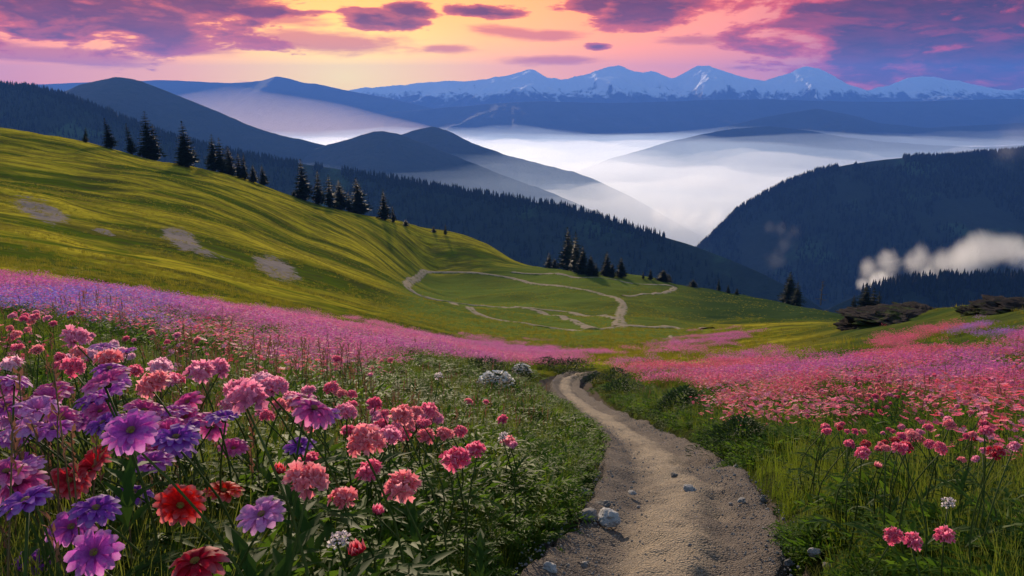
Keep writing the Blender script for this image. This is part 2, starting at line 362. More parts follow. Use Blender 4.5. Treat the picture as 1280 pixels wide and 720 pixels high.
FIELD = [(505, 352), (534, 337), (600, 338), (690, 330), (860, 352), (900, 380), (880, 425), (700, 432), (560, 415), (480, 395)]
field = (inpoly(ppx, ppy, FIELD) & (dd > 60) & (dd < 345)).astype(float)
fg_ = field[:-1].reshape(nr, nc)
for _ in range(3): fg_ = sum(np.roll(fg_, k, 1) for k in range(-7, 8)) / 15; fg_ = sum(np.roll(fg_, k, 0) for k in range(-4, 5)) / 9
field = np.concatenate([fg_.ravel(), [0]])
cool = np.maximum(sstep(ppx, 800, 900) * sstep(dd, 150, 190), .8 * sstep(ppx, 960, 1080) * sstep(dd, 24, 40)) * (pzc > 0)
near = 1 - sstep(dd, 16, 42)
prl = path_rel(V[:, 0], V[:, 1]); soil = 1 - sstep(prl, .98, 1.16)
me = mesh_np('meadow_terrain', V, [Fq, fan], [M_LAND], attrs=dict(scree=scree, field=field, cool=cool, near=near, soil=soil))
props(obj('terrain', me), kind='structure')

# the footpath
nu, nv = 30, len(PL); u = np.linspace(-1, 1, nu)
wob = 1 + 0.10 * fbm(np.arange(nv) * .16, np.zeros(nv), 21, 4)[:, None] * np.sign(u)[None]
cx = PC[:, None, 0] + (PLr[:, None, 0] - PLl[:, None, 0]) / 2 * u[None] * 1.06 * wob; cy = PC[:, None, 1] + (PLr[:, None, 1] - PLl[:, None, 1]) / 2 * u[None] * 1.06 * wob
hw = PHW[:, None]
bowl = (-0.050 + 0.045 * (np.abs(u) ** 3)[None] - 0.045 * np.exp(-((np.abs(u) - .42) / .16) ** 2)[None]) * np.minimum(hw / .5, 1.3)
lump = 0.055 * fbm(cx * 2.2, cy * 1.3, 4, 4) + .030 * fbm(cx * 9, cy * 9, 9, 3)
cz = H(cx, cy) + bowl + lump - 0.17 * sstep(np.abs(u), .86, 1.0)[None]
me = mesh_np('footpath', np.stack([cx, cy, cz], -1).reshape(-1, 3), grid_faces(nv, nu)[:, ::-1], [M_PATH], attrs=dict(across=np.tile(u, nv)))
props(obj('path', me), kind='structure')

# the farm tracks winding over the lower fields
TRACKS = [[(478, 392), (500, 366), (507, 357), (513, 351), (533, 338.5), (545, 338), (591, 341), (641, 347), (691, 357), (745, 366), (767, 371), (779, 380), (775, 394), (774, 408)],
          [(513, 351), (508, 358), (516, 366), (530, 372), (566, 378), (610, 383), (655, 385), (709, 390), (756, 395), (772, 400)],
          [(566, 379), (590, 391), (615, 399), (641, 403), (680, 410), (706, 412), (745, 413), (760, 411), (774, 408), (790, 408), (812, 410), (850, 410), (884, 411)],
          [(641, 384), (680, 392), (706, 399), (722, 404), (740, 411)],
          [(640, 340), (684, 342), (727, 348), (781, 353), (832, 356), (845, 359), (838, 364), (821, 367), (800, 369), (779, 370)],
          [(838, 420), (846, 427), (852, 433), (858, 437)]]
for tr in TRACKS[1:] + [TRACKS[0][3:]]:
    P = hit([q[0] for q in tr], [q[1] for q in tr], 40, 500); P = resample(P, 90)[:, :2]
    tg = np.gradient(P, axis=0); tg /= np.linalg.norm(tg, axis=1)[:, None] + 1e-9; nm = np.stack([-tg[:, 1], tg[:, 0]], -1)
    wid = (1.35 if tr[0][0] != 838 else .5) + .7 * vnoise(np.arange(90) * .3, np.zeros(90), int(tr[0][0])); uu = np.linspace(-1, 1, 5)
    q = P[:, None] + nm[:, None] * (uu[None, :, None] * wid[:, None, None]); z = H(q[..., 0], q[..., 1]) + (.16 if tr[0][0] != 838 else .06) - .3 * (np.abs(uu) > .9)[None]
    props(obj('dirt_road', mesh_np('dirt_road', np.concatenate([q, z[..., None]], -1).reshape(-1, 3), grid_faces(90, 5), [M_ROAD], attrs=dict(across=np.tile(uu, 90)))), kind='structure')

# ------------------------------------------------------------------ valley floor and the ranges beyond
FLOOR = -950.0
M_FOREST, t = material('far_forest'); p = pos(t)
c = t.mix(t.noise(p, .02, 6, .7), (.012, .022, .018), (.030, .048, .030)); c = t.mix(t.sm(t.noise(p, .0035, 5, .6), .56, .66), c, (.045, .085, .040))
finish(t, c, .9, t.bump(t.noise(p, .05, 5, .75), .7, 14), spec=.1)
M_HILL, t = material('distant_slope'); p = pos(t)
c = t.mix(t.noise(p, .004, 6, .7), (.020, .034, .036), (.050, .066, .050)); finish(t, c, .9, t.bump(t.noise(p, .01, 6, .7), .7, 40), spec=.1)
M_SNOW, t = material('snow_and_rock'); p = pos(t); sz = t.new('ShaderNodeSeparateXYZ'); t.link(p, sz.inputs[0])
gn = t.new('ShaderNodeNewGeometry'); nz = t.new('ShaderNodeSeparateXYZ'); t.link(gn.outputs['Normal'], nz.inputs[0])
hh = t.m('ADD', sz.outputs[2], t.m('MULTIPLY', t.m('SUBTRACT', t.noise(t.scalevec(p, 1, .5, .4), .004, 7, .7), .5), 900)); hh = t.m('ADD', hh, t.m('MULTIPLY', t.m('SUBTRACT', nz.outputs[2], .8), 420))
c = t.mix(t.sm(hh, -10, 150), t.mix(t.noise(p, .002, 6, .7), (.024, .036, .045), (.06, .07, .075)), (.86, .88, .92))
finish(t, c, .8, t.bump(t.noise(p, .004, 7, .7), .8, 60), spec=.2)
g = 30000
props(obj('valley_floor', mesh_np('valley_floor', [(-g, 900, FLOOR), (g, 900, FLOOR), (g, 23000, FLOOR), (-g, 23000, FLOOR)], np.array([[0, 1, 2, 3]]), [M_HILL])), kind='structure')

class Ridge:
    def __init__(s, name, crest, mat, front, back, spur, seed, jag=0.0, nx=300, nt=90, floor=FLOOR, wl=1.0):
        P = np.array([pix(*c) for c in crest]); s.x = np.linspace(P[0, 0], P[-1, 0], nx)
        k = np.interp(s.x, P[:, 0], P[:, 2]); yy = np.interp(s.x, P[:, 0], P[:, 1])
        ker = np.exp(-np.linspace(-2, 2, 9) ** 2); ker /= ker.sum(); pad = lambda a: np.concatenate([np.full(4, a[0]), a, np.full(4, a[-1])])
        k = np.convolve(pad(k), ker, 'valid'); yy = np.convolve(pad(yy), ker, 'valid')
        s.dist = float(np.median(P[:, 1])); s.k, s.y, s.seed, s.front, s.back, s.spur, s.wl = k, yy, seed, front, back, spur, wl
        s.k = k + jag * s.dist * (ridged(s.x / s.dist * 22, s.x * 0, seed, 5, .55) * .5)
        rel = float((s.k - floor).max()); s.rel = rel; s.floor = floor
        tt = np.concatenate([-np.linspace(1, 0, nt) ** 1.35 * (rel / front + 50), np.linspace(0, 1, nt // 3)[1:] * (rel / back)])
        s.Xg, s.T = np.meshgrid(s.x, tt); Z = s.height(s.Xg, s.T); Y = np.interp(s.Xg, s.x, s.y) + s.T
        me = mesh_np(name, np.stack([s.Xg, Y, Z], -1).reshape(-1, 3), grid_faces(*s.Xg.shape), [mat]); s.o = props(obj(name, me), kind='structure')
    def height(s, X, T):
        sl = np.where(T < 0, s.front, s.back); a = np.abs(T); z = np.interp(X, s.x, s.k)
        amp = s.spur * np.clip(a / (s.rel / s.front) * 3.0, 0, 1) * s.rel; wv = s.rel * 1.1 * s.wl
        n = ridged((X + .35 * T * np.sign(np.sin(X / wv))) / wv, T / (wv * 2.6), s.seed, 5, .5) * .28 - .1
        return np.maximum(z - sl * a * (1 - .25 * np.clip(a * s.front / s.rel, 0, 1)) + amp * n, s.floor - 30)
    def point(s, X, T): return np.stack([X, np.interp(X, s.x, s.y) + T, s.height(X, T)], -1)

Ridge('snow_mountains', [(380, 122, 19000), (440, 112, 19000), (500, 106, 19000), (560, 103, 19000), (610, 100, 19000), (640, 94, 19000), (664, 88, 19000), (685, 97, 19000), (705, 100, 19000), (735, 94, 19000), (758, 85, 19000),
      (775, 82, 19000), (795, 91, 19000), (812, 89, 19000), (840, 99, 19000), (862, 88, 19000), (884, 82, 19000), (905, 88, 19000), (930, 98, 19000), (955, 103, 19000), (980, 95, 19000), (1008, 83, 19000), (1035, 92, 19000), (1065, 106, 19000), (1085, 112, 19000),
      (1110, 106, 19000), (1150, 95, 19000), (1175, 97, 19000), (1210, 106, 19000), (1260, 112, 19000), (1330, 108, 19000), (1420, 100, 19000), (1600, 112, 19000)], M_SNOW, .40, .5, .34, 41, .0030, nx=700, nt=160, wl=.55)
Ridge('lavender_mountains', [(-300, 110, 15000), (0, 108, 15000), (120, 103, 15000), (200, 100, 15000), (290, 104, 15000), (325, 101, 15000), (345, 95, 15000), (362, 99, 15000), (380, 104, 15000), (396, 105, 15000), (430, 113, 15000), (480, 122, 15000), (560, 140, 15000)], M_HILL, .3, .5, .16, 12, .0008, nx=420)
Ridge('blue_range', [(300, 172, 13500), (345, 160, 13500), (400, 150, 13500), (450, 144, 13500), (520, 138, 13500), (600, 131, 13500), (680, 127, 13500), (760, 129, 13500), (860, 126, 13500), (960, 124, 13500), (1100, 128, 13500), (1250, 124, 13500), (1500, 128, 13500)], M_HILL, .3, .5, .16, 13, .0008, nx=420)
Ridge('blue_foothills', [(860, 185, 10200), (900, 160, 10200), (960, 146, 10200), (990, 141, 10200), (1022, 136, 10200), (1060, 143, 10200), (1100, 154, 10200), (1160, 160, 10200), (1240, 156, 10200), (1330, 150, 10200), (1500, 160, 10200)], M_HILL, .3, .5, .16, 14, .0006)
Ridge('island_hill', [(690, 236, 8400), (728, 212, 8400), (765, 198, 8400), (800, 188, 8400), (840, 176, 8400), (880, 168, 8400), (925, 160, 8400), (960, 158, 8400), (1000, 162, 8400), (1060, 172, 8400), (1120, 179, 8400), (1215, 185, 8400), (1350, 178, 8400), (1500, 190, 8400)], M_HILL, .3, .5, .14, 15, .0012)
Ridge('peaked_hill', [(-200, 120, 4700), (-60, 140, 4700), (40, 132, 4700), (90, 110, 4700), (120, 101, 4700), (145, 96, 4700), (170, 100, 4700), (200, 111, 4700), (250, 131, 4700), (300, 152, 4700), (340, 166, 4700), (380, 175, 4700), (415, 184, 4700), (470, 206, 4700), (560, 240, 4700)], M_HILL, .36, .5, .16, 16, .0014)
Ridge('rear_twin_hill', [(400, 215, 5600), (460, 188, 5600), (500, 169, 5600), (522, 162, 5600), (541, 158, 5600), (560, 164, 5600), (590, 178, 5600), (630, 194, 5600), (690, 208, 5600), (740, 222, 5600), (790, 246, 5600), (840, 275, 5600), (900, 310, 5600)], M_HILL, .36, .5, .16, 17, .0014)
Ridge('front_twin_hill', [(250, 235, 4600), (330, 206, 4600), (380, 190, 4600), (415, 180, 4600), (450, 169, 4600), (477, 164, 4600), (500, 168, 4600), (530, 180, 4600), (570, 196, 4600), (620, 216, 4600), (680, 238, 4600), (740, 262, 4600), (800, 290, 4600)], M_HILL, .36, .5, .16, 18, .0014)
R_RIGHT = Ridge('forested_mountain', [(760, 400, 3000), (835, 345, 3000), (875, 308, 3000), (903, 282, 3000), (920, 263, 3000), (950, 246, 3000), (985, 228, 3000), (1020, 215, 3000), (1060, 206, 3000), (1100, 200, 3000), (1145, 196, 3000), (1190, 196, 3000), (1230, 192, 3000), (1280, 188, 3000), (1400, 172, 3000), (1600, 150, 3000)], M_FOREST, .42, .5, .22, 19, .0008)
R_FOR = Ridge('forested_ridge', [(-300, 90, 2900), (-120, 96, 2800), (0, 106, 2700), (40, 109, 2650), (75, 117, 2600), (110, 129, 2550), (150, 146, 2500), (200, 165, 2400), (260, 183, 2350), (332, 198, 2300), (400, 208, 2200), (480, 221, 2150), (560, 235, 2100), (640, 249, 2000), (690, 256, 1950), (740, 268, 1900), (800, 288, 1800), (850, 302, 1750), (900, 320, 1700), (950, 340, 1650), (1000, 366, 1600), (1060, 410, 1600)], M_FOREST, .55, .6, .16, 20, .0006)
R_LOW = Ridge('forested_spur', [(1000, 405, 1450), (1040, 384, 1450), (1075, 368, 1450), (1100, 359, 1450), (1130, 352, 1450), (1180, 349, 1450), (1240, 348, 1450), (1300, 345, 1450), (1420, 338, 1450), (1600, 330, 1450)], M_FOREST, .55, .6, .1, 22, .0006)

# ------------------------------------------------------------------ air: one even box of haze, and the bank of fog lying in the valley
def volume_material(name, color, density, g):
    m, t = material(name); v = t.new('ShaderNodeVolumePrincipled'); v.inputs['Color'].default_value = color; v.inputs['Density'].default_value = density; v.inputs['Anisotropy'].default_value = g
    o = t.new('ShaderNodeOutputMaterial'); t.link(v.outputs[0], o.inputs['Volume']); return m, t, v
M_HAZE, _, _ = volume_material('air', HAZE_COLOR, HAZE_DENSITY, HAZE_G)
def boxmesh(name, x0, x1, y0, y1, z0, z1, mat):
    v = [(x, y, z) for z in (z0, z1) for y in (y0, y1) for x in (x0, x1)]
    f = np.array([[0, 2, 3, 1], [4, 5, 7, 6], [0, 1, 5, 4], [2, 6, 7, 3], [0, 4, 6, 2], [1, 3, 7, 5]]); return mesh_np(name, v, f, [mat], smooth=False)
props(obj('haze', boxmesh('haze', -g - 500, g + 500, -1500, 23500, FLOOR - 60, 760, M_HAZE)), kind='stuff')
M_FOG, _, _ = volume_material('fog', (.97, .975, .98, 1), FOG_DENSITY, FOG_G)
nx, ny = 160, 120; fx, fy = np.meshgrid(np.linspace(-1, 1, nx), np.geomspace(1900, 17500, ny)); fx = fx * (2500 + .62 * fy)
fz = -500 + 80 * fbm(fx / 700, fy / 900, 31, 5, .6) - 330 * (1 - sstep(fy, 2200, 4600)) * sstep(fx, -900, 300) - 130 * sstep(fy, 8000, 15500)
top = np.stack([fx, fy, fz], -1).reshape(-1, 3); bot = top.copy(); bot[:, 2] = FLOOR - 20; N = nx * ny
idx = np.concatenate([np.arange(nx), np.arange(1, ny) * nx + nx - 1, (ny - 1) * nx + np.arange(nx - 2, -1, -1), np.arange(ny - 2, 0, -1) * nx]); nxt = np.roll(idx, -1)
side = np.stack([idx, idx + N, nxt + N, nxt], -1)
gf = grid_faces(ny, nx)
props(obj('valley_fog', mesh_np('valley_fog', np.concatenate([top, bot]), np.concatenate([gf, gf[:, ::-1] + N, side]), [M_FOG])), kind='stuff')
# a thin upper mist over the dense fog
fz2 = -320 + 110 * fbm(fx / 1300, fy / 1700, 35, 4) - 230 * sstep(fy, 7500, 14500) - 480 * (1 - sstep(fy, 1900, 3500))
top2 = np.stack([fx, fy, fz2], -1).reshape(-1, 3); bot2 = top2.copy(); bot2[:, 2] = FLOOR - 22
M_MIST, _, _ = volume_material('thin_mist', (.62, .78, .98, 1), MIST_DENSITY, .45)
props(obj('valley_mist', mesh_np('valley_mist', np.concatenate([top2, bot2]), np.concatenate([gf, gf[:, ::-1] + N, side]), [M_MIST])), kind='stuff')
# the bright bank of mist lying far off under the sunset, a shallow dome
a_ = np.linspace(0, 2 * np.pi, 48, endpoint=False); q_ = np.linspace(0.02, 1, 14); AA, QQ = np.meshgrid(a_, q_); mx, my = -3300 + 4300 * QQ * np.cos(AA), 10800 + 2600 * QQ * np.sin(AA)
mz = -760 + (930 + 120 * fbm(mx / 1500, my / 1500, 38, 3)) * (1 - QQ) ** 1.05
tp = np.stack([mx, my, mz], -1).reshape(-1, 3); bt = tp.copy(); bt[:, 2] = -765 - 60 * (1 - QQ.ravel()); nn_ = len(tp); gm = grid_faces(14, 48, True); k_ = np.arange(48); rim_ = np.stack([13 * 48 + k_, 13 * 48 + k_ + nn_, 13 * 48 + (k_ + 1) % 48 + nn_, 13 * 48 + (k_ + 1) % 48], -1)
M_GLOW, _, _ = volume_material('sunlit_mist', (.98, .80, .70, 1), 1.3e-4, .5)
cap = [k_[None, :].astype(int), (k_[::-1] + nn_)[None, :].astype(int)]
props(obj('distant_mist', mesh_np('distant_mist', np.concatenate([tp, bt]), [np.concatenate([gm[:, ::-1], gm + nn_, rim_[:, ::-1]])] + [c_[:, ::-1] for c_ in cap], [M_GLOW])), kind='stuff')
#@@REST
# ------------------------------------------------------------------ growing things: builders
class MB:
    """collects quads and triangles with one value per vertex"""
    def __init__(s): s.v, s.q, s.t, s.a, s.mq, s.mt = [], [], [], [], [], []
    def vert(s, p, a=0.0): s.v.append(tuple(p)); s.a.append(a); return len(s.v) - 1
    def quad(s, a, b, c, d, m=0): s.q.append((a, b, c, d)); s.mq.append(m)
    def tri(s, a, b, c, m=0): s.t.append((a, b, c)); s.mt.append(m)
    def tube(s, pts, rad, n=6, m=0, a=0.0):
        prev = None
        for i, (p, r) in enumerate(zip(pts, rad)):
            p = Vector(p); d = (Vector(pts[min(i + 1, len(pts) - 1)]) - Vector(pts[max(i - 1, 0)])).normalized()
            x = d.orthogonal().normalized() if prev is None else (prev - d * prev.dot(d)).normalized(); prev = x; y = d.cross(x)
            ring = [s.vert(p + (x * math.cos(k * 2 * math.pi / n) + y * math.sin(k * 2 * math.pi / n)) * r, a) for k in range(n)]
            if i:
                for k in range(n): s.quad(last[k], last[(k + 1) % n], ring[(k + 1) % n], ring[k], m)
            last = ring
        s.tri(last[0], last[1], last[2], m)
        if n == 6: s.quad(last[0], last[2], last[3], last[5], m); s.tri(last[3], last[4], last[5], m)
    def blade(s, p, dirh, h, lean, w, n=3, m=0, curl=1.0):
        """a grass blade: root p, heading angle dirh, height h, how far the tip leans, width w"""
        dx, dy = math.cos(dirh), math.sin(dirh); px_, py_ = -dy * w / 2, dx * w / 2; prev = None
        for i in range(n + 1):
            u = i / n; o = lean * u ** 1.8; z = h * (u - .25 * curl * (lean / max(h, 1e-3)) ** 2 * u ** 3); k = (1 - u) ** .7 if i < n else 0
            c = (p[0] + dx * o, p[1] + dy * o, p[2] + z)
            if i < n: cur = (s.vert((c[0] - px_ * k, c[1] - py_ * k, c[2]), u), s.vert((c[0] + px_ * k, c[1] + py_ * k, c[2]), u))
            else: cur = (s.vert(c, 1),)
            if prev: (s.quad(prev[0], prev[1], cur[1], cur[0], m) if len(cur) == 2 else s.tri(prev[0], prev[1], cur[0], m))
            prev = cur
    def leaf(s, p, d, up, L, Wd, m=0, fold=.25, a0=0.0, a1=1.0):
        """a pointed oval leaf from p along d"""
        d = Vector(d).normalized(); sd = d.cross(Vector(up)); sd = sd.normalized() if sd.length > 1e-4 else d.orthogonal().normalized(); n = sd.cross(d); p = Vector(p)
        b = s.vert(p, a0); t_ = s.vert(p + d * L - n * L * .12, a1); mid = s.vert(p + d * L * .5, (a0 + a1) / 2)
        l = s.vert(p + d * L * .45 + sd * Wd / 2 + n * Wd * fold, (a0 + a1) / 2); r = s.vert(p + d * L * .45 - sd * Wd / 2 + n * Wd * fold, (a0 + a1) / 2)
        s.quad(b, mid, t_, l, m); s.quad(b, r, t_, mid, m)
    def mesh(s, name, mats, smooth=True):
        fs, mi = [], []
        if s.q: fs.append(np.array(s.q)); mi += s.mq
        if s.t: fs.append(np.array(s.t)); mi += s.mt
        return mesh_np(name, s.v, fs, mats, smooth, mi, dict(along=s.a))

def leafmat(name, dark, light, trans, rough=.6, rnd=.5, spec=.06, tipcol=None, inst=None):
    m, t = material(name); oi = t.new('ShaderNodeObjectInfo'); al = attr(t, 'along'); p = pos(t)
    f = t.m('ADD', t.m('MULTIPLY', oi.outputs['Random'], rnd), t.m('MULTIPLY', t.noise(p, 3.0, 2), 1 - rnd))
    c = t.mix(f, dark, light)
    if tipcol: c = t.mix(t.m('MULTIPLY', t.sm(al, .45, 1.0), .8), c, tipcol)
    finish(t, c, rough, None, trans, spec); return m
M_BLADE = leafmat('meadow_grass_blade', (.045, .092, .006), (.180, .240, .018), .5, tipcol=(.20, .20, .035))
M_TUSSOCK = leafmat('tussock_blade', (.075, .085, .010), (.36, .30, .030), .45)
M_FERN = leafmat('feathery_leaf', (.032, .085, .007), (.120, .205, .016), .5)
M_HERB = leafmat('herb_leaf', (.022, .060, .010), (.075, .130, .018), .4)
M_STEM = leafmat('flower_stem', (.035, .060, .014), (.090, .120, .030), .15)
M_SEED = leafmat('dry_seed_stalk', (.09, .065, .030), (.26, .17, .085), .25, tipcol=(.30, .12, .075))
M_SPRUCE = leafmat('spruce_needles', (.008, .017, .010), (.022, .036, .016), .12, .7)
M_SPRUCEF = leafmat('far_spruce_needles', (.008, .016, .014), (.020, .032, .022), .0, .8)
M_BARK, t = material('bark'); c = t.mix(t.noise(t.scalevec(pos(t), 12, 12, 2), 1, 4), (.035, .026, .020), (.11, .085, .065)); finish(t, c, .9)
def petalmat(name, trans=.58, instancer=False):
    m, t = material(name); al = attr(t, 'along')
    if instancer: base = t.new('ShaderNodeAttribute', attribute_name='tint', attribute_type='INSTANCER').outputs['Color']
    else: base = t.new('ShaderNodeObjectInfo').outputs['Color']
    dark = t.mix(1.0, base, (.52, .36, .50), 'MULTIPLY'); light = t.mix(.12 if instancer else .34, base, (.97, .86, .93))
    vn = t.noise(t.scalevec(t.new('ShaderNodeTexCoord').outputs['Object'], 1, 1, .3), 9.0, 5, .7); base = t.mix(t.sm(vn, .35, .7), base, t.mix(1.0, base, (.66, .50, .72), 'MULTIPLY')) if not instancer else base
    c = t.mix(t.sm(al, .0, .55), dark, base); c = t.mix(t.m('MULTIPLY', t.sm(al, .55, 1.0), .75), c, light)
    finish(t, c, .6, None, trans, .12); return m
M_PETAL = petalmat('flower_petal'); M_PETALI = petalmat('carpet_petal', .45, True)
M_EYE, t = material('flower_eye'); c = t.mix(t.noise(t.new('ShaderNodeTexCoord').outputs['Object'], 260, 2), (.06, .03, .012), (.45, .27, .04)); finish(t, c, .7)

# ---- blooms
def daisy_mesh(seed, n=13, inner=9, droop=.10, cup=.35):
    r = random.Random(seed); b = MB()
    for layer, (cnt, L, Wd, lift, z0) in enumerate([(n, 1.0, .37, cup, 0), (inner, .74, .30, cup + .30, .05)]):
        for k in range(cnt):
            th = 2 * math.pi * (k + .5 * layer + r.uniform(-.18, .18)) / cnt; Lk = L * r.uniform(.88, 1.06); wk = Wd * r.uniform(.85, 1.15); li = lift + r.uniform(-.12, .12); dr = droop + r.uniform(-.04, .14); tw = r.uniform(-.25, .25)
            ct, st = math.cos(th), math.sin(th); rows = []
            for i in range(7):
                u = i / 6; x = .09 + Lk * u * .91; wid = wk * (.30 + .70 * math.sin(min(1, u * 1.12) * math.pi * .62) ** 1.1) * (1 if u < .8 else math.sqrt(max(0, 1 - ((u - .8) / .225) ** 2)))
                z = z0 + Lk * (li * u - (li * .75 + dr) * u * u * (.55 + .5 * u)); row = []
                for j in range(5):
                    v = (j - 2) / 2; notch = -.035 * (1 if abs(v) < .3 else 0) if u > .95 else 0
                    zz = z + wid * (.17 * v * v + .05 * math.cos(v * 9.4)) + tw * v * wid * .4 * u; y = v * wid / 2; xx = x + notch - .04 * v * v * u
                    row.append(b.vert((xx * ct - y * st, xx * st + y * ct, zz), u * (1 - .15 * abs(v)) + r.uniform(-.03, .03)))
                rows.append(row)
            for i in range(6):
                for j in range(4): b.quad(rows[i][j], rows[i + 1][j], rows[i + 1][j + 1], rows[i][j + 1])
    b.tube([(0, 0, -.16), (0, 0, -.08), (0, 0, .02)], [.05, .13, .12], 8, 1)
    return b.mesh('daisy_bloom', [M_PETAL, M_STEM])
def eye_mesh():
    b = MB(); r = random.Random(3)
    for k in range(60):
        rr = .15 * math.sqrt((k + .5) / 60); th = k * 2.39996; z = .10 + .08 * math.sqrt(max(0, 1 - (rr / .16) ** 2)); c = Vector((rr * math.cos(th), rr * math.sin(th), z)); q = .016
        o = [b.vert(c + Vector(d) * q) for d in ((1, 0, -.6), (0, 1, -.6), (-1, 0, -.6), (0, -1, -.6), (0, 0, 1.1))]
        for a in range(4): b.tri(o[a], o[(a + 1) % 4], o[4])
    return b.mesh('flower_eye', [M_EYE])
def cluster_mesh(seed, n=46, flat=.72, pet=4, big=1.0):
    """a ruffled round head of many small florets, radius about 1"""
    r = random.Random(seed); b = MB()
    for k in range(n):
        y = 1 - 1.06 * (k + .5) / n; rr = math.sqrt(max(0, 1 - y * y)); th = k * 2.39996 + r.uniform(-.3, .3)
        nrm = Vector((rr * math.cos(th), rr * math.sin(th), y)).normalized(); c = nrm * r.uniform(.60, .96); c.z *= flat
        nrm = (nrm + Vector((r.uniform(-.45, .45), r.uniform(-.45, .45), r.uniform(0, .7)))).normalized(); x = nrm.orthogonal().normalized(); yv = nrm.cross(x); S = r.uniform(.26, .42) * big; tone = r.uniform(-.25, .15); rot = r.uniform(0, 6.28)
        for p in range(pet):
            a = rot + p * 2 * math.pi / pet + r.uniform(-.2, .2); d = x * math.cos(a) + yv * math.sin(a); s_ = nrm.cross(d); cup = r.uniform(.15, .75)
            i0 = b.vert(c - nrm * .10, .15 + tone); l1 = b.vert(c + d * S * .55 + s_ * S * .34 + nrm * S * cup * .5, .55 + tone); r1 = b.vert(c + d * S * .55 - s_ * S * .34 + nrm * S * cup * .5, .55 + tone)
            l2 = b.vert(c + d * S * 1.02 + s_ * S * .38 + nrm * S * (cup * .6 + r.uniform(-.1, .2)), 1.0 + tone); m2 = b.vert(c + d * S * .92 + nrm * S * (cup * .45 + r.uniform(0, .2)), .85 + tone); r2 = b.vert(c + d * S * 1.02 - s_ * S * .38 + nrm * S * (cup * .6 + r.uniform(-.1, .2)), 1.0 + tone)
            m1 = b.vert(c + d * S * .5 + nrm * S * cup * .3, .5 + tone)
            b.tri(i0, l1, m1); b.tri(i0, m1, r1); b.quad(l1, l2, m2, m1); b.quad(m1, m2, r2, r1)
    b.tube([(0, 0, -.45), (0, 0, -.2), (0, 0, .15)], [.07, .20, .34], 6, 1)
    return b.mesh('cluster_bloom', [M_PETAL, M_STEM])
def bud_mesh(seed):
    r = random.Random(seed); b = MB()
    for k in range(16):
        th = k * 2.39996; l = k / 16; d = Vector((math.cos(th) * (.30 + .4 * (1 - l)), math.sin(th) * (.30 + .4 * (1 - l)), 1.0)).normalized(); p = Vector((math.cos(th), math.sin(th), 0)) * .34 * (1 - l * .6)
        b.leaf(p, d, (math.cos(th), math.sin(th), .2), r.uniform(.85, 1.15), .62, 0, .25, .2, 1)
    b.tube([(0, 0, -.35), (0, 0, -.12), (0, 0, .3)], [.08, .36, .40], 8, 1); return b.mesh('bud_bloom', [M_PETAL, M_STEM])
def stem_mesh(seed, w=.007):
    """unit height, drawn to length; w is the radius in metres at the foot"""
    r = random.Random(seed); b = MB(); bx, by = r.uniform(-.09, .09), r.uniform(-.09, .09)
    pts = [(bx * math.sin(u * math.pi), by * math.sin(u * math.pi), u - .04) for u in np.linspace(0, 1.04, 8)]
    b.tube(pts, np.linspace(w, w * .6, 8), 6); return b.mesh('stem', [M_STEM])
def stemleaf_mesh(seed):
    r = random.Random(seed); b = MB(); th = r.uniform(0, 6.28); d = Vector((math.cos(th), math.sin(th), .9)); p = Vector((0, 0, 0))
    for k in range(4):
        q = p + d.normalized() * .028; b.leaf(p, d + Vector((0, 0, .15)), (0, 0, 1), .07, .017, 0, .2); s_ = Vector((-math.sin(th), math.cos(th), .2))
        b.leaf(p, d + s_ * .9, (0, 0, 1), .05, .012, 0, .2); b.leaf(p, d - s_ * .9, (0, 0, 1), .05, .012, 0, .2); p = q; d.z -= .28
    return b.mesh('stem_leaf', [M_HERB])
DAISY = [daisy_mesh(1, 14, 9, .0, .26), daisy_mesh(2, 13, 8, .06, .40), daisy_mesh(3, 15, 9, -.06, .60), daisy_mesh(4, 13, 8, .10, .22), daisy_mesh(5, 12, 7, -.10, .95), daisy_mesh(6, 13, 6, .30, .25), daisy_mesh(7, 16, 11, .0, .34)]
EYE = eye_mesh(); CLUSTER = [cluster_mesh(k, 24, .62, 5, 1.35) for k in (5, 6)] + [cluster_mesh(8, 17, .50, 5, 1.6), cluster_mesh(9, 30, .75, 4, 1.2), cluster_mesh(12, 12, .45, 5, 1.7), cluster_mesh(13, 20, .8, 5, 1.3)]; BUD = [bud_mesh(9), bud_mesh(10)]
STEMS = [stem_mesh(k, .0034) for k in range(4)]; SLEAF = [stemleaf_mesh(k) for k in range(3)]
SMALLC = [cluster_mesh(k, 16, .7, 3) for k in (15, 16)]

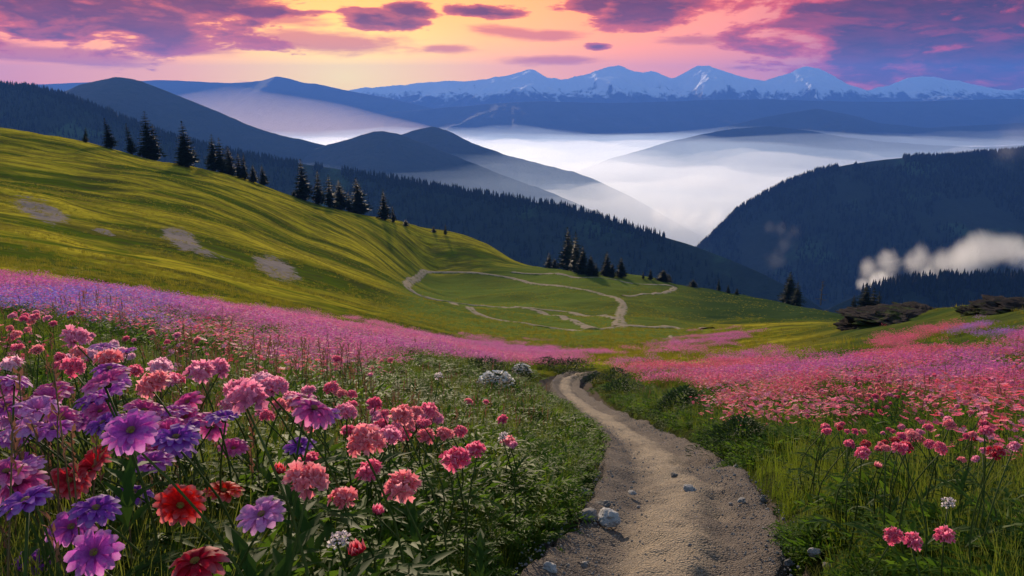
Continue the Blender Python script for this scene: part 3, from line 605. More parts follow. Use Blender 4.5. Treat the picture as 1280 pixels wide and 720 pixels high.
FLOWERS = []
def flower(name, head, size, kind, color, label, cat, group, tilt=(0, 0), leaves=1, foot=None, seed=0):
    """head: where the bloom sits; its foot stands on the ground below"""
    r = random.Random(seed * 7 + 1); tilt = (tilt[0] + r.uniform(-.18, .25), tilt[1] + r.uniform(-.3, .3)) if seed != 1 else tilt; head = np.asarray(head, float)
    fx_, fy_ = (foot if foot is not None else (head[0] + r.uniform(-.05, .05), head[1] + r.uniform(-.04, .10)))
    z = float(HT(np.array([fx_]), np.array([fy_]))[0]); L = max(.08, head[2] - z)
    root = bpy.data.objects.new(name, None); root.empty_display_size = .02; C.objects.link(root); root.location = (fx_, fy_, z); props(root, label, cat, group)
    v = Vector((head[0] - fx_, head[1] - fy_, L)); q = v.to_track_quat('Z', 'Y')
    st_ = obj('stem', STEMS[r.randrange(4)], root); st_.rotation_euler = q.to_euler(); st_.scale = (1, 1, v.length)
    mm = dict(daisy=DAISY, cluster=CLUSTER, bud=BUD, small=SMALLC)[kind]; bl = obj('bloom', mm[r.randrange(len(mm)) if kind != 'daisy' else (seed * 5 % 7 if seed not in (1, 2) else 0)], root)
    bl.location = v; bl.rotation_euler = (tilt[0] + r.uniform(-.1, .1), tilt[1] + r.uniform(-.1, .1), r.uniform(-.6, .6)); bl.scale = (size / 2,) * 3; bl.color = (*color, 1)
    if kind == 'daisy': obj('flower_centre', EYE, bl)
    for k in range(leaves):
        lf = obj('leaf', SLEAF[r.randrange(3)], root); u = r.uniform(.15, .6); lf.location = v * u; lf.rotation_euler = (0, 0, r.uniform(0, 6.28)); s_ = min(1.6, max(.6, L * 2.4)); lf.scale = (s_,) * 3
    FLOWERS.append((fx_, fy_)); return root

# ---- conifers
def spruce(seed, slim=.30, ragged=.2, whorls=34):
    r = random.Random(seed); tb, cb = MB(), MB(); tb.tube([(0, 0, -.03), (0, 0, .1), (0, 0, .5), (0, 0, .97)], [.020, .015, .009, .002], 7)
    for i in range(whorls):
        u = (i + r.uniform(-.3, .3)) / whorls; h = .05 + .95 * u; R0 = slim * .5 * (1 - u) ** .82 * (1 - .55 * max(0, .12 - u) / .12) + .006
        for k in range(r.randint(9, 12)):
            th = r.uniform(0, 6.28); L = R0 * r.uniform(1 - ragged * 2, 1 + ragged); dz = -.32 - .35 * (1 - u); ct, st = math.cos(th), math.sin(th); nseg = 4
            for j in range(nseg):
                f0, f1 = j / nseg, (j + 1.35) / nseg; x0, x1 = L * f0, L * min(1.06, f1); z0_, z1_ = h + dz * x0 + .30 * x0 * x0 / max(L, .01), h + dz * x1 + .30 * x1 * x1 / max(L, .01); wd = max(.012, R0 * .44 * (1.1 - f0)) * r.uniform(.7, 1.3); hang = wd * r.uniform(.3, .9)
                a = cb.vert((x0 * ct, x0 * st, z0_)); c2 = cb.vert((x1 * ct, x1 * st, z1_)); m0 = (x0 + x1) / 2; zm = (z0_ + z1_) / 2
                l = cb.vert((m0 * ct - wd * st, m0 * st + wd * ct, zm - hang)); rr = cb.vert((m0 * ct + wd * st, m0 * st - wd * ct, zm - hang)); cb.tri(a, l, c2); cb.tri(a, c2, rr)
    for k in range(5): cb.leaf((0, 0, .94), (r.uniform(-.3, .3), r.uniform(-.3, .3), 1), (1, 0, 0), .06, .008)
    return tb.mesh('trunk', [M_BARK]), cb.mesh('crown', [M_SPRUCE], smooth=False)
SPRUCES = [spruce(1, .36, .2), spruce(2, .42, .25), spruce(3, .30, .22), spruce(4, .50, .3, 26), spruce(5, .38, .35, 24)]
def tree(px, py, hpx, label, wide=1.0, lean=0.0, kind=None, cat='tree', group='spruces on the brow of the hill', name='spruce_tree', zc=None):
    P = hit([px], [py], 40, 420)[0]; P[2] = float(HT(P[0:1], P[1:2])[0]); h = hpx * (P[1] * cp - P[2] * sp) / F
    if zc: P = pix(px, py, zc); P[2] = float(H(P[0:1], P[1:2])[0]); h = float(pix(px, py - hpx - 1.5, zc)[2]) - P[2]; wide = wide * hpx * zc / F / h
    root = bpy.data.objects.new(name, None); C.objects.link(root); root.location = P; props(root, label, cat, group)
    i = kind if kind is not None else int(px) % 5; tm, cm = SPRUCES[i]; rz = random.uniform(0, 6.28)
    for nm, me in (('trunk', tm), ('crown', cm)):
        o = obj(nm, me, root); o.scale = (h * wide * 1.75, h * wide * 1.75, h); o.rotation_euler = (0, lean, 0) if False else (0, 0, rz)
    root.rotation_euler = (0, R(lean), 0); return root

# ---- scattering of what nobody could count
def scatter(name, P, protos, idx=None, scl=None, rz=None, tilt=None, tint=None, label=None, cat=None):
    P = np.asarray(P, float); n = len(P); rg = np.random.default_rng(len(name) * 101 + n)
    col = bpy.data.collections.new(name + '_pieces')
    for k, me in enumerate(protos):
        o = bpy.data.objects.new(f'{name}_piece_{k:02d}', me); col.objects.link(o)
    idx = rg.integers(0, len(protos), n) if idx is None else idx; scl = np.ones(n) if scl is None else scl; rz = rg.uniform(0, 6.283, n) if rz is None else rz
    me = bpy.data.meshes.new(name); me.vertices.add(n); me.vertices.foreach_set('co', P.astype(np.float32).ravel())
    a = me.attributes.new('idx', 'INT', 'POINT'); a.data.foreach_set('value', np.asarray(idx, np.int32))
    a = me.attributes.new('scl', 'FLOAT', 'POINT'); a.data.foreach_set('value', np.asarray(scl, np.float32))
    rot = np.zeros((n, 3), np.float32); rot[:, 2] = rz
    if tilt is not None: rot[:, 0] = rg.normal(0, tilt, n); rot[:, 1] = rg.normal(0, tilt, n)
    a = me.attributes.new('rot', 'FLOAT_VECTOR', 'POINT'); a.data.foreach_set('vector', rot.ravel())
    if tint is not None: a = me.attributes.new('tint', 'FLOAT_COLOR', 'POINT'); a.data.foreach_set('color', np.concatenate([tint, np.ones((n, 1))], 1).astype(np.float32).ravel())
    g_ = bpy.data.node_groups.new(name, 'GeometryNodeTree'); g_.interface.new_socket('Geometry', in_out='INPUT', socket_type='NodeSocketGeometry'); g_.interface.new_socket('Geometry', in_out='OUTPUT', socket_type='NodeSocketGeometry')
    N = g_.nodes; L = g_.links; gi = N.new('NodeGroupInput'); go = N.new('NodeGroupOutput'); ip = N.new('GeometryNodeInstanceOnPoints'); ci_ = N.new('GeometryNodeCollectionInfo'); ci_.inputs['Collection'].default_value = col; ci_.inputs['Separate Children'].default_value = True; ci_.inputs['Reset Children'].default_value = True
    def na(nm, ty): q = N.new('GeometryNodeInputNamedAttribute'); q.data_type = ty; q.inputs['Name'].default_value = nm; return q.outputs['Attribute']
    L.new(gi.outputs[0], ip.inputs['Points']); L.new(ci_.outputs[0], ip.inputs['Instance']); ip.inputs['Pick Instance'].default_value = True
    L.new(na('idx', 'INT'), ip.inputs['Instance Index']); L.new(na('scl', 'FLOAT'), ip.inputs['Scale']); L.new(na('rot', 'FLOAT_VECTOR'), ip.inputs['Rotation']); L.new(ip.outputs[0], go.inputs[0])
    o = props(obj(name, me), label, cat, None, 'stuff'); md = o.modifiers.new('scatter', 'NODES'); md.node_group = g_; return o

# ---- plant tufts
def tuft_grass(seed, n=30, h=.34, rad_=.10, w=.006, lean=.6, mat=None):
    r = random.Random(seed); b = MB()
    for k in range(n):
        a = r.uniform(0, 6.28); q = rad_ * math.sqrt(r.random()); hh = h * r.uniform(.5, 1.15); b.blade((q * math.cos(a), q * math.sin(a), -.02), a + r.uniform(-1, 1), hh, hh * lean * r.uniform(.1, 1), w * r.uniform(.7, 1.3))
    return b.mesh('grass_tuft', [mat or M_BLADE])
def tuft_fern(seed, n=9, h=.26, mat=None):
    r = random.Random(seed); b = MB()
    for k in range(n):
        a = r.uniform(0, 6.28); out = r.uniform(.25, 1.0); p = Vector((r.uniform(-.05, .05), r.uniform(-.05, .05), -.02)); d = Vector((math.cos(a) * out, math.sin(a) * out, 1.1)).normalized(); L = h * r.uniform(.7, 1.25); seg = 9
        for j in range(seg):
            u = j / seg; step = L / seg; q = p + d * step; side = d.cross(Vector((0, 0, 1))); side = side.normalized() if side.length > .01 else Vector((1, 0, 0)); lw = L * .34 * (1 - .75 * abs(u - .35)) * r.uniform(.8, 1.2)
            for sg in (-1, 1): b.leaf(q, (side * sg + d * .55 + Vector((0, 0, r.uniform(-.3, .4)))), (0, 0, 1), lw, lw * .24, 0, .15, u, min(1, u + .2))
            if j % 2: b.leaf(q, d + Vector((r.uniform(-.6, .6), r.uniform(-.6, .6), .3)), (1, 0, 0), lw * .8, lw * .2, 0, .15, u, u)
            b.leaf(p, d, side, step * 1.2, .004, 0, 0); p = q; d = (d + Vector((math.cos(a) * .12, math.sin(a) * .12, -.12))).normalized()
    return b.mesh('fern_tuft', [mat or M_FERN])
def tuft_herb(seed, n=8, h=.24):
    r = random.Random(seed); b = MB()
    for k in range(n):
        a = r.uniform(0, 6.28); out = r.uniform(.1, .7); d = Vector((math.cos(a) * out, math.sin(a) * out, 1)).normalized(); L = h * r.uniform(.6, 1.25); p0 = Vector((r.uniform(-.06, .06), r.uniform(-.06, .06), -.02)); b.leaf(p0, d, (1, 0, 0), L, .005, 0, 0)
        for j in range(9):
            u = .2 + .8 * j / 9; th = j * 2.4 + a; b.leaf(p0 + d * L * u, (math.cos(th), math.sin(th), .35), (0, 0, 1), .065 * r.uniform(.7, 1.3) * (1.15 - .5 * u), .026 * r.uniform(.7, 1.2), 0, .2, u, u)
    return b.mesh('herb_tuft', [M_HERB])
def tuft_seed(seed, n=5, h=.50):
    r = random.Random(seed); b = MB()
    for k in range(n):
        a = r.uniform(0, 6.28); hh = h * r.uniform(.6, 1.2); p = Vector((r.uniform(-.10, .10), r.uniform(-.10, .10), -.02)); e = p + Vector((math.cos(a) * .10, math.sin(a) * .10, 1)) * hh; b.tube([p, (p + e) / 2 + Vector((.008, 0, 0)), e], [.0020, .0017, .0012], 4)
        for j in range(9): th = r.uniform(0, 6.28); b.leaf(e - Vector((0, 0, .010 * j)), (math.cos(th) * .6, math.sin(th) * .6, 1), (1, 0, 0), .022, .009, 0, .2, .9, 1)
    return b.mesh('seed_tuft', [M_SEED])
T_GRASS = [tuft_grass(k, 30, .34) for k in range(4)]; T_FERN = [tuft_fern(k, 9, .27) for k in range(4)]; T_HERB = [tuft_herb(k) for k in range(3)]; T_SEED = [tuft_seed(k) for k in range(3)]
def carpet_clump(seed, n=34, rad_=.30, h=.30, s=.017):
    r = random.Random(seed); b = MB()
    for k in range(n):
        a = r.uniform(0, 6.28); q = rad_ * math.sqrt(r.random()); z = h * r.uniform(.62, 1.12); c = Vector((q * math.cos(a), q * math.sin(a), z)); b.blade((c.x, c.y, -.02), a, z + .02, .01, .005, 2, 1)
        nrm = Vector((r.uniform(-.5, .5), r.uniform(-.7, .3), 1)).normalized(); x = nrm.orthogonal().normalized(); y = nrm.cross(x); S = s * r.uniform(.7, 1.35); tone = r.uniform(-.25, .2)
        for p in range(5):
            t0 = p * 1.2566 + a; d = x * math.cos(t0) + y * math.sin(t0); e = nrm.cross(d); i0 = b.vert(c, .3 + tone); l = b.vert(c + d * S * .8 + e * S * .42 + nrm * S * .35, .9 + tone); rr = b.vert(c + d * S * .8 - e * S * .42 + nrm * S * .35, .9 + tone); tp = b.vert(c + d * S * 1.1 + nrm * S * .2, 1 + tone); b.quad(i0, l, tp, rr, 0)
    return b.mesh('flower_clump', [M_PETALI, M_BLADE])
T_CARPET = [carpet_clump(k) for k in range(5)]
# ------------------------------------------------------------------ trees along the brow
GL, GP, GR = 'spruces along the crest of the left slope', 'spruces at the edge of the lower fields', 'spruces below the dark green knoll'
for a in [
    (107, 177, 20, 'short dark spruce standing farthest up the left slope, at the head of the tree line', .9, 6, 2, GL), (139, 184, 38, 'narrow dark spruce leaning left, second from the top of the left slope', .85, -8, 0, GL),
    (165, 190, 39, 'narrow blunt-topped spruce leaning left beside the broad double spruce', .85, -7, 2, GL), (187, 195, 60, 'tallest spruce on the upper left slope, with a sharp tip', .9, -2, 0, GL), (194, 196, 46, 'spruce merged into the right flank of the tallest spruce on the upper slope', .95, 0, 4, GL),
    (235, 207, 57, 'solitary tall spruce with a steep right side, apart on the bare crest', .95, -4, 0, GL), (229, 205, 40, 'slim spruce hidden against the left side of the solitary tall spruce', .7, 0, 2, GL),
    (267, 210, 46, 'first and tallest spruce of the reddish row of spruces on the crest', .9, 0, 0, GL), (276, 213, 44, 'second spruce of the reddish row, nearly as tall as the first', .9, 0, 4, GL), (287, 217, 36, 'third spruce of the reddish row, a head lower than its neighbours', 1, 0, 1, GL),
    (299, 221, 32, 'fourth spruce in the reddish row, standing in front of its gap', 1, 0, 4, GL), (306, 223, 34, 'fifth spruce in the reddish row, with a needle-like tip', .8, 0, 2, GL), (317, 226, 22, 'low spruce second from the end of the reddish row', 1, 0, 1, GL), (330, 229, 26, 'last spruce at the downhill end of the reddish row', .95, -4, 0, GL),
    (380, 243, 52, 'tallest spruce of the middle clump on the crest', .92, -3, 0, GL), (367, 238, 8, 'tiny young spruce just uphill of the middle clump', 1.2, 0, 3, GL), (398, 248, 43, 'spruce right behind the tallest one of the middle clump', .9, 0, 2, GL), (412, 252, 42, 'spruce in the centre of the middle clump on the crest', .95, 0, 4, GL),
    (426, 257, 38, 'bushy spruce fourth in the middle clump on the crest', 1.05, -3, 1, GL), (450, 266, 46, 'broad-based spruce at the downhill end of the middle clump', 1.0, -5, 1, GL), (436, 260, 26, 'low spruce filling the gap before the broad-based one', 1, 0, 4, GL),
    (481, 273, 38, 'slender spruce of the pair below the middle clump', .9, -2, 0, GL), (492, 276, 21, 'shorter spruce of the pair below the middle clump', .9, -4, 2, GL), (507, 281, 8, 'tiny round spruce just downhill of the pair', 1.6, 0, 3, GL), (542, 289, 8, 'tiny spruce low on the crest, left of the lone thin one', 1.2, 0, 3, GL), (557, 292, 14, 'lone thin small spruce near the foot of the crest', .8, 0, 2, GL),
    (709, 334, 55, 'tallest dark spruce at the edge of the lower fields', .82, 0, 0, GP), (719, 338, 51, 'second tall spruce, close beside the tallest at the lower fields', .85, 0, 4, GP), (728, 341, 36, 'medium spruce in the middle of the lower clump', .95, 0, 1, GP), (738, 343, 26, 'lower spruce at the right end of the lower clump', 1.1, 0, 1, GP), (745, 344, 18, 'small spruce squeezed in at the end of the lower clump', 1, 0, 4, GP), (714, 336, 38, 'half-hidden spruce between the two tallest of the lower clump', .9, 0, 2, GP),
    (686, 329, 20, 'short spruce left of the lower clump, beside the brow', 1.1, 0, 4, GP), (693, 330, 13, 'stubby little spruce next to the short one left of the lower clump', 1.2, 0, 3, GP), (758, 344, 32, 'pointed spruce standing right of the lower clump, first of two', 1.0, 0, 0, GP), (765, 345, 18, 'small companion spruce at the foot of the pointed one', 1.0, 0, 1, GP), (776, 345, 26, 'pointed spruce second of the two right of the lower clump', 1.0, 0, 1, GP),
    (804, 347, 10, 'tiny narrow spruce at the upper track', .9, 0, 2, GP), (813, 348, 14, 'thin little spruce right of the tiny one at the upper track', .9, 0, 0, GP), (829, 350, 15, 'squat wide spruce near the bend of the upper track', 1.7, 0, 3, GP), (836, 351, 10, 'small rounded spruce touching the squat wide one', 1.5, 0, 3, GP), (866, 356, 10, 'low bushy spruce on the brow beyond the track bend', 1.8, 0, 3, GP),
    (898, 362, 16, 'thin spruce on the dark green knoll, first from the fields', .8, 0, 2, GR), (910, 365, 11, 'small spruce second along the dark green knoll', 1, 0, 0, GR), (921, 367, 9, 'smallest spruce along the dark green knoll', 1, 0, 1, GR), (986, 376, 41, 'tall dark spruce of the pair on the dark green knoll', 1.0, 0, 1, GR), (996, 378, 31, 'lower spruce of the pair on the dark green knoll', 1.05, 0, 4, GR),
    (1066, 391, 24, 'thin spruce at the foot of the knoll, left of the dark clump', 1.3, 0, 2, GR), (1080, 391, 38, 'tallest spruce of the dark clump behind the rocks', 1.5, 0, 0, GR), (1090, 391, 33, 'second spruce of the dark clump behind the rocks', 1.5, 0, 4, GR), (1097, 391, 29, 'third spruce of the dark clump behind the rocks', 1.4, 0, 2, GR)]:
    tree(a[0], a[1] + 1.5, a[2], a[3], a[4], a[5], a[6], group=a[7], zc=190 if a[0] > 1060 else None)
# a bare dead tree
P = hit([1026], [380], 40, 420)[0]; h = 30 * (P[1] * cp - P[2] * sp) / F; root = bpy.data.objects.new('dead_tree', None); C.objects.link(root); root.location = P
props(root, 'bare dead tree with thin branches on the dark green knoll', 'tree'); tb, bb = MB(), MB(); r = random.Random(5)
tb.tube([(0, 0, -.3), (0, 0, h * .5), (h * .01, 0, h)], [h * .022, h * .016, h * .004], 6)
for k in range(16):
    z = h * r.uniform(.2, .98); a_ = r.uniform(0, 6.28); L = h * .22 * (1.2 - z / h) + .3; bb.tube([(0, 0, z), (math.cos(a_) * L * .6, math.sin(a_) * L * .6, z - .1), (math.cos(a_) * L, math.sin(a_) * L, z + .15)], [.10, .07, .03], 5)
obj('trunk', tb.mesh('dead_trunk', [M_BARK]), root); obj('branches', bb.mesh('dead_branches', [M_BARK]), root)

# ------------------------------------------------------------------ far forests on the ridges
def far_tree(seed):
    r = random.Random(seed); b = MB()
    for (z0, z1, R0) in ((.06, .5, .20), (.30, .75, .15), (.55, 1.0, .10)):
        n = 7; tip = b.vert((0, 0, z1)); ring = [b.vert((R0 * r.uniform(.6, 1.15) * math.cos(k * 6.283 / n), R0 * r.uniform(.6, 1.15) * math.sin(k * 6.283 / n), z0 + r.uniform(-.05, .05))) for k in range(n)]
        for k in range(n): b.tri(ring[k], ring[(k + 1) % n], tip)
    return b.mesh('far_spruce', [M_SPRUCEF], smooth=False)
FT = [far_tree(k) for k in range(5)]
def forest(name, rg_, n, x0, x1, depth, hgt, label, crest=.35):
    X = RNG.uniform(x0, x1, n); T = np.where(RNG.random(n) < crest, RNG.uniform(-25, 6, n), -depth * RNG.random(n) ** 1.2); keep = vnoise(X / 160, T / 160, 77) + .35 * vnoise(X / 40, T / 60, 78) > -.26; X, T = X[keep], T[keep]
    P = rg_.point(X, T); P[:, 2] -= 1.0; scatter(name, P, FT, scl=hgt * RNG.uniform(.55, 1.25, len(P)), tilt=.03, label=label, cat='forest')
forest('ridge_forest', R_FOR, 12000, -2300, 700, 420, 15, 'dark spruce forest covering the long ridge behind the left slope')
forest('mountain_forest', R_RIGHT, 12000, 500, 2100, 620, 17, 'blue-black spruce forest on the broad mountain across the valley')
forest('spur_forest', R_LOW, 3500, 500, 1150, 260, 17, 'dark spruce wood on the low spur beneath the white cloud')

# ------------------------------------------------------------------ stones and rocks
M_STONE, t = material('weathered_stone'); p = t.new('ShaderNodeTexCoord').outputs['Object']; oi = t.new('ShaderNodeObjectInfo')
c = t.mix(t.noise(p, 3, 6, .7), (.13, .12, .115), (.46, .44, .42)); c = t.mix(1.0, c, oi.outputs['Color'], 'MULTIPLY'); finish(t, c, .85, t.bump(t.noise(p, 6, 6, .7), .6, .06))
def stone_mesh(seed, sub=4, rough=.35):
    bm = bmesh.new(); bmesh.ops.create_icosphere(bm, subdivisions=sub, radius=1)
    for v in bm.verts:
        p = v.co * 1.1 + Vector((seed * 7.3, 0, 0)); d = 1 + rough * mnoise.noise(p) + rough * .45 * mnoise.noise(p * 2.6) + rough * .2 * mnoise.noise(p * 6); q = mnoise.cell(p * 1.3) * .12; v.co *= d + q
        v.co.z = max(v.co.z, -.5)
    me = bpy.data.meshes.new('stone'); bm.to_mesh(me); bm.free(); me.materials.append(M_STONE); [setattr(f, 'use_smooth', sub > 3) for f in me.polygons]; return me
STONE_AT = []
STONES = [stone_mesh(k) for k in range(5)]
def stone(px, py, wpx, label, col=1.0, flat=.6, name='stone', cat='stone', group='loose stones along the path'):
    P = hit([px], [py + wpx * .25])[0]; s_ = wpx / 2 * (P[1] * cp - P[2] * sp) / F; rr = float(path_rel(P[0:1], P[1:2])[0]); z = float(H(P[0:1], P[1:2])[0]) - (.03 if rr < 1.05 else .01)
    o = obj(name, STONES[int(px) % 5]); STONE_AT.append((P[0], P[1], s_)); o.location = (P[0], P[1], z + s_ * flat * .45); o.scale = (s_, s_ * .8, s_ * flat); o.rotation_euler = (random.uniform(-.2, .2), random.uniform(-.2, .2), random.uniform(0, 6)); o.color = (col, col, col, 1); return props(o, label, cat, group)
for a in [(760, 636, 32, 'largest pale stone on the left edge of the path', 1.7, .55), (733, 633, 30, 'grey stone half buried left of the largest pale one', .8, .5), (753, 622, 24, 'dark stone just above the largest pale one on the path edge', .45, .5), (726, 610, 26, 'brown-grey flat stone higher up the left bank of the path', .6, .45),
          (686, 700, 22, 'white stone at the bottom left of the path', 1.8, .75), (1018, 687, 17, 'small pale stone under the plants on the right path edge', 1.5, .8), (986, 694, 14, 'small dark stone on the right path edge', .5, .7), (1034, 703, 14, 'brown stone below the small pale one on the right edge', .5, .6),
          (920, 578, 9, 'little white pebble on the right rim of the path', 1.8, .7), (927, 617, 12, 'flat grey stone lying on the right half of the path', 1.1, .4), (790, 608, 12, 'small pale stone flat on the left half of the path', 1.3, .4), (862, 602, 18, 'low sandy stone sunk in the middle of the path', 1.2, .3), (954, 618, 10, 'small dark stone at the right rim of the path', .5, .6), (843, 587, 10, 'tiny dark stone in the middle of the path', .5, .5)]:
    stone(*a)
M_ROCK, t = material('outcrop_rock'); p = pos(t); c = t.mix(t.noise(p, .8, 6, .75), (.012, .009, .010), (.060, .048, .046)); c = t.mix(t.sm(t.noise(p, .5, 5, .7), .50, .60), c, (.035, .050, .012)); finish(t, c, .9, t.bump(t.noise(p, 1.6, 6, .75), .9, .4), spec=.02)
def outcrop(px, py, w_, h_, dpt, label, seed):
    P = hit([px], [py], 30, 300)[0]; k = (P[1] * cp - P[2] * sp) / F; bm = bmesh.new(); bmesh.ops.create_icosphere(bm, subdivisions=5, radius=1); a, b_, c_ = w_ / 2 * k, dpt, h_ * k
    for v in bm.verts:
        q = v.co * Vector((a, b_, c_)).length * .12 + Vector((seed * 3.1, 5, 0)); d = 1 + .5 * mnoise.noise(v.co * 1.6 + Vector((seed, 0, 0))) + .35 * mnoise.noise(v.co * 4 + Vector((seed, 2, 0))) + .2 * mnoise.noise(v.co * 10 + Vector((0, seed, 0))); v.co = Vector((v.co.x * a * d, v.co.y * b_ * d, max(v.co.z * c_ * d, -1.2)))
    me = bpy.data.meshes.new('outcrop'); bm.to_mesh(me); bm.free(); me.materials.append(M_ROCK); o = obj('rock_outcrop', me); o.location = P; return props(o, label, 'rock', 'dark rocks on the right rise')
outcrop(1112, 401, 105, 10, 3.0, 'long low dark rock outcrop on the right rise below the spruces', 1); outcrop(1076, 408, 46, 7, 1.6, 'smaller dark rock at the foot of the long outcrop', 2); outcrop(1148, 390, 44, 6, 2.0, 'rounded upper block of the dark outcrop', 3)
outcrop(1268, 385, 80, 7, 2.4, 'dark rock cut off by the frame on the far right rise', 4); outcrop(1222, 391, 40, 5, 1.5, 'small dark rock between the two big outcrops', 6)

# ------------------------------------------------------------------ clouds hanging in the valley
def cloud(label, blobs, zc, dens, seed, nscale, amp, name='cloud', vox=12):
    """soft vapour: dense inside a heap of puffs, frayed at its rim by noise"""
    m, t, v = volume_material(name + '_vapour', (.985, .985, .99, 1), dens, .62); p = t.new('ShaderNodeTexCoord').outputs['Object']; n_ = t.noise(p, nscale, 6, .62, .6)
    bm = bmesh.new(); P0 = Vector(pix(blobs[0][0], blobs[0][1], zc)); acc = None
    for (px, py, rp) in blobs:
        c_ = Vector(pix(px, py, zc)) - P0; R_ = rp * zc / F; d = t.new('ShaderNodeVectorMath', operation='DISTANCE'); t.link(p, d.inputs[0]); d.inputs[1].default_value = c_
        f = t.m('SUBTRACT', 1.0, t.m('DIVIDE', d.outputs['Value'], R_)); acc = f if acc is None else t.m('SMOOTH_MAX', acc, f, .25)
        bmesh.ops.create_icosphere(bm, subdivisions=3, radius=R_ * 1.25, matrix=Matrix.Translation(c_))
    t.put(v.inputs['Density'], t.m('MULTIPLY', t.sm(t.m('ADD', acc, t.m('MULTIPLY', t.m('SUBTRACT', n_, .55), amp)), -.05, .75), dens)); m.cycles.volume_step_rate = .12
    me = bpy.data.meshes.new(name); bm.to_mesh(me); bm.free(); me.materials.append(m); o = obj(name, me); o.location = P0; props(o, label, 'cloud')
    md = o.modifiers.new('fuse', 'REMESH'); md.mode = 'VOXEL'; md.voxel_size = vox; return o
cloud('bright white cloud lying across the valley in front of the dark mountain', [(1085, 334, 17), (1112, 329, 24), (1145, 327, 26), (1178, 329, 24), (1205, 324, 27), (1232, 316, 28), (1252, 312, 22), (1275, 320, 30), (1310, 326, 30), (1350, 330, 30), (1100, 346, 18), (1160, 340, 20), (1220, 336, 22)], 2250, .014, 3, .0065, 1.9)
cloud('small pale puff below the left end of the bright white cloud', [(1092, 352, 13), (1106, 348, 13), (1080, 355, 10)], 2200, .030, 5, .018, 2.4)
cloud('thin wisp of mist rising between the ridge and the dark mountain', [(970, 322, 17), (982, 306, 16), (992, 290, 15), (976, 286, 13), (962, 284, 12)], 2500, .0009, 7, .014, 2.6)
cloud('pinkish bank of mist drifting over the valley fog', [(845, 272, 20), (865, 276, 22), (888, 280, 20), (826, 268, 15)], 4200, .006, 9, .008, 2.4, vox=20)
cloud('faint veil of mist rising in front of the dark mountain', [(1245, 226, 24), (1255, 206, 26), (1262, 186, 28), (1275, 168, 28)], 2900, .0010, 11, .009, 2.6, vox=14)

# ------------------------------------------------------------------ shrubs beside the path
M_WHITE, t = material('white_petal'); finish(t, (.78, .76, .74), .6, None, .3); M_SHRUB = leafmat('shrub_leaf', (.010, .030, .010), (.040, .080, .020), .3)
def shrub(px, py, wpx, hpx, label, white=0, name='shrub', seed=1):
    P = hit([px], [py], 2, 120)[0]; k = (P[1] * cp - P[2] * sp) / F; a, h = wpx / 2 * k, hpx * k; r = random.Random(seed); b, w2, tb = MB(), MB(), MB()
    for i in range(900):
        th = r.uniform(0, 6.28); q = math.sqrt(r.random()); u = r.random(); rr = a * q * (1 - .6 * u ** 2) * (1 + .35 * math.sin(th * 3 + seed)); z = h * u * (1.1 - .35 * q * q); b.leaf((rr * math.cos(th), rr * .7 * math.sin(th), z), (math.cos(th) + r.uniform(-.5, .5), math.sin(th) + r.uniform(-.5, .5), r.uniform(.1, 1.2)), (0, 0, 1), h * r.uniform(.14, .26), h * .07, 0, .2, u, 1)
    for i in range(white):
        th = r.uniform(0, 6.28); q = math.sqrt(r.random()); u = r.uniform(.55, 1.05); rr = a * q * (1 - .35 * u); c_ = Vector((rr * math.cos(th), rr * .7 * math.sin(th), h * u * (1.15 - .35 * q * q)))
        for p_ in range(5): w2.leaf(c_, (math.cos(p_ * 1.257 + th), math.sin(p_ * 1.257 + th), .5), (0, 0, 1), h * .085, h * .06, 0, .1)
    for i in range(6): tb.tube([(0, 0, -.05), (a * .3 * math.cos(i), a * .2 * math.sin(i), h * .5)], [.012 * h, .006 * h], 6)
    root = bpy.data.objects.new(name, None); C.objects.link(root); root.location = P; props(root, label, 'bush'); obj('foliage', b.mesh('shrub_foliage', [M_SHRUB], False), root); obj('stem', tb.mesh('shrub_stems', [M_BARK]), root)
    if white: obj('blossoms', w2.mesh('shrub_blossoms', [M_WHITE], False), root)
shrub(620, 497, 66, 30, 'low bush covered in white blossom near the bend of the path', 420, 'flowering_bush', 3); shrub(652, 474, 34, 18, 'smaller white-flowered bush behind the first, close to the path', 220, 'flowering_bush', 4)
shrub(604, 468, 70, 20, 'dark green bush left of the white-flowered bushes', 0, 'shrub', 5); shrub(712, 466, 62, 17, 'dark bush where the path turns out of sight', 0, 'shrub', 6); shrub(686, 462, 50, 15, 'dark bush beside the last stretch of the path', 0, 'shrub', 7)
shrub(778, 495, 60, 20, 'green bush on the right bank of the path bend', 0, 'shrub', 8); shrub(855, 520, 90, 34, 'bright green bush bulging over the right bank halfway along the path', 0, 'shrub', 9); shrub(925, 565, 110, 42, 'leafy green bush overhanging the right edge of the path', 0, 'shrub', 10)
shrub(768, 478, 56, 17, 'dark green bush on the inside of the far path bend', 0, 'shrub', 11)
shrub(742, 478, 44, 12, 'low dark bush hiding the far hook of the path', 0, 'shrub', 12)
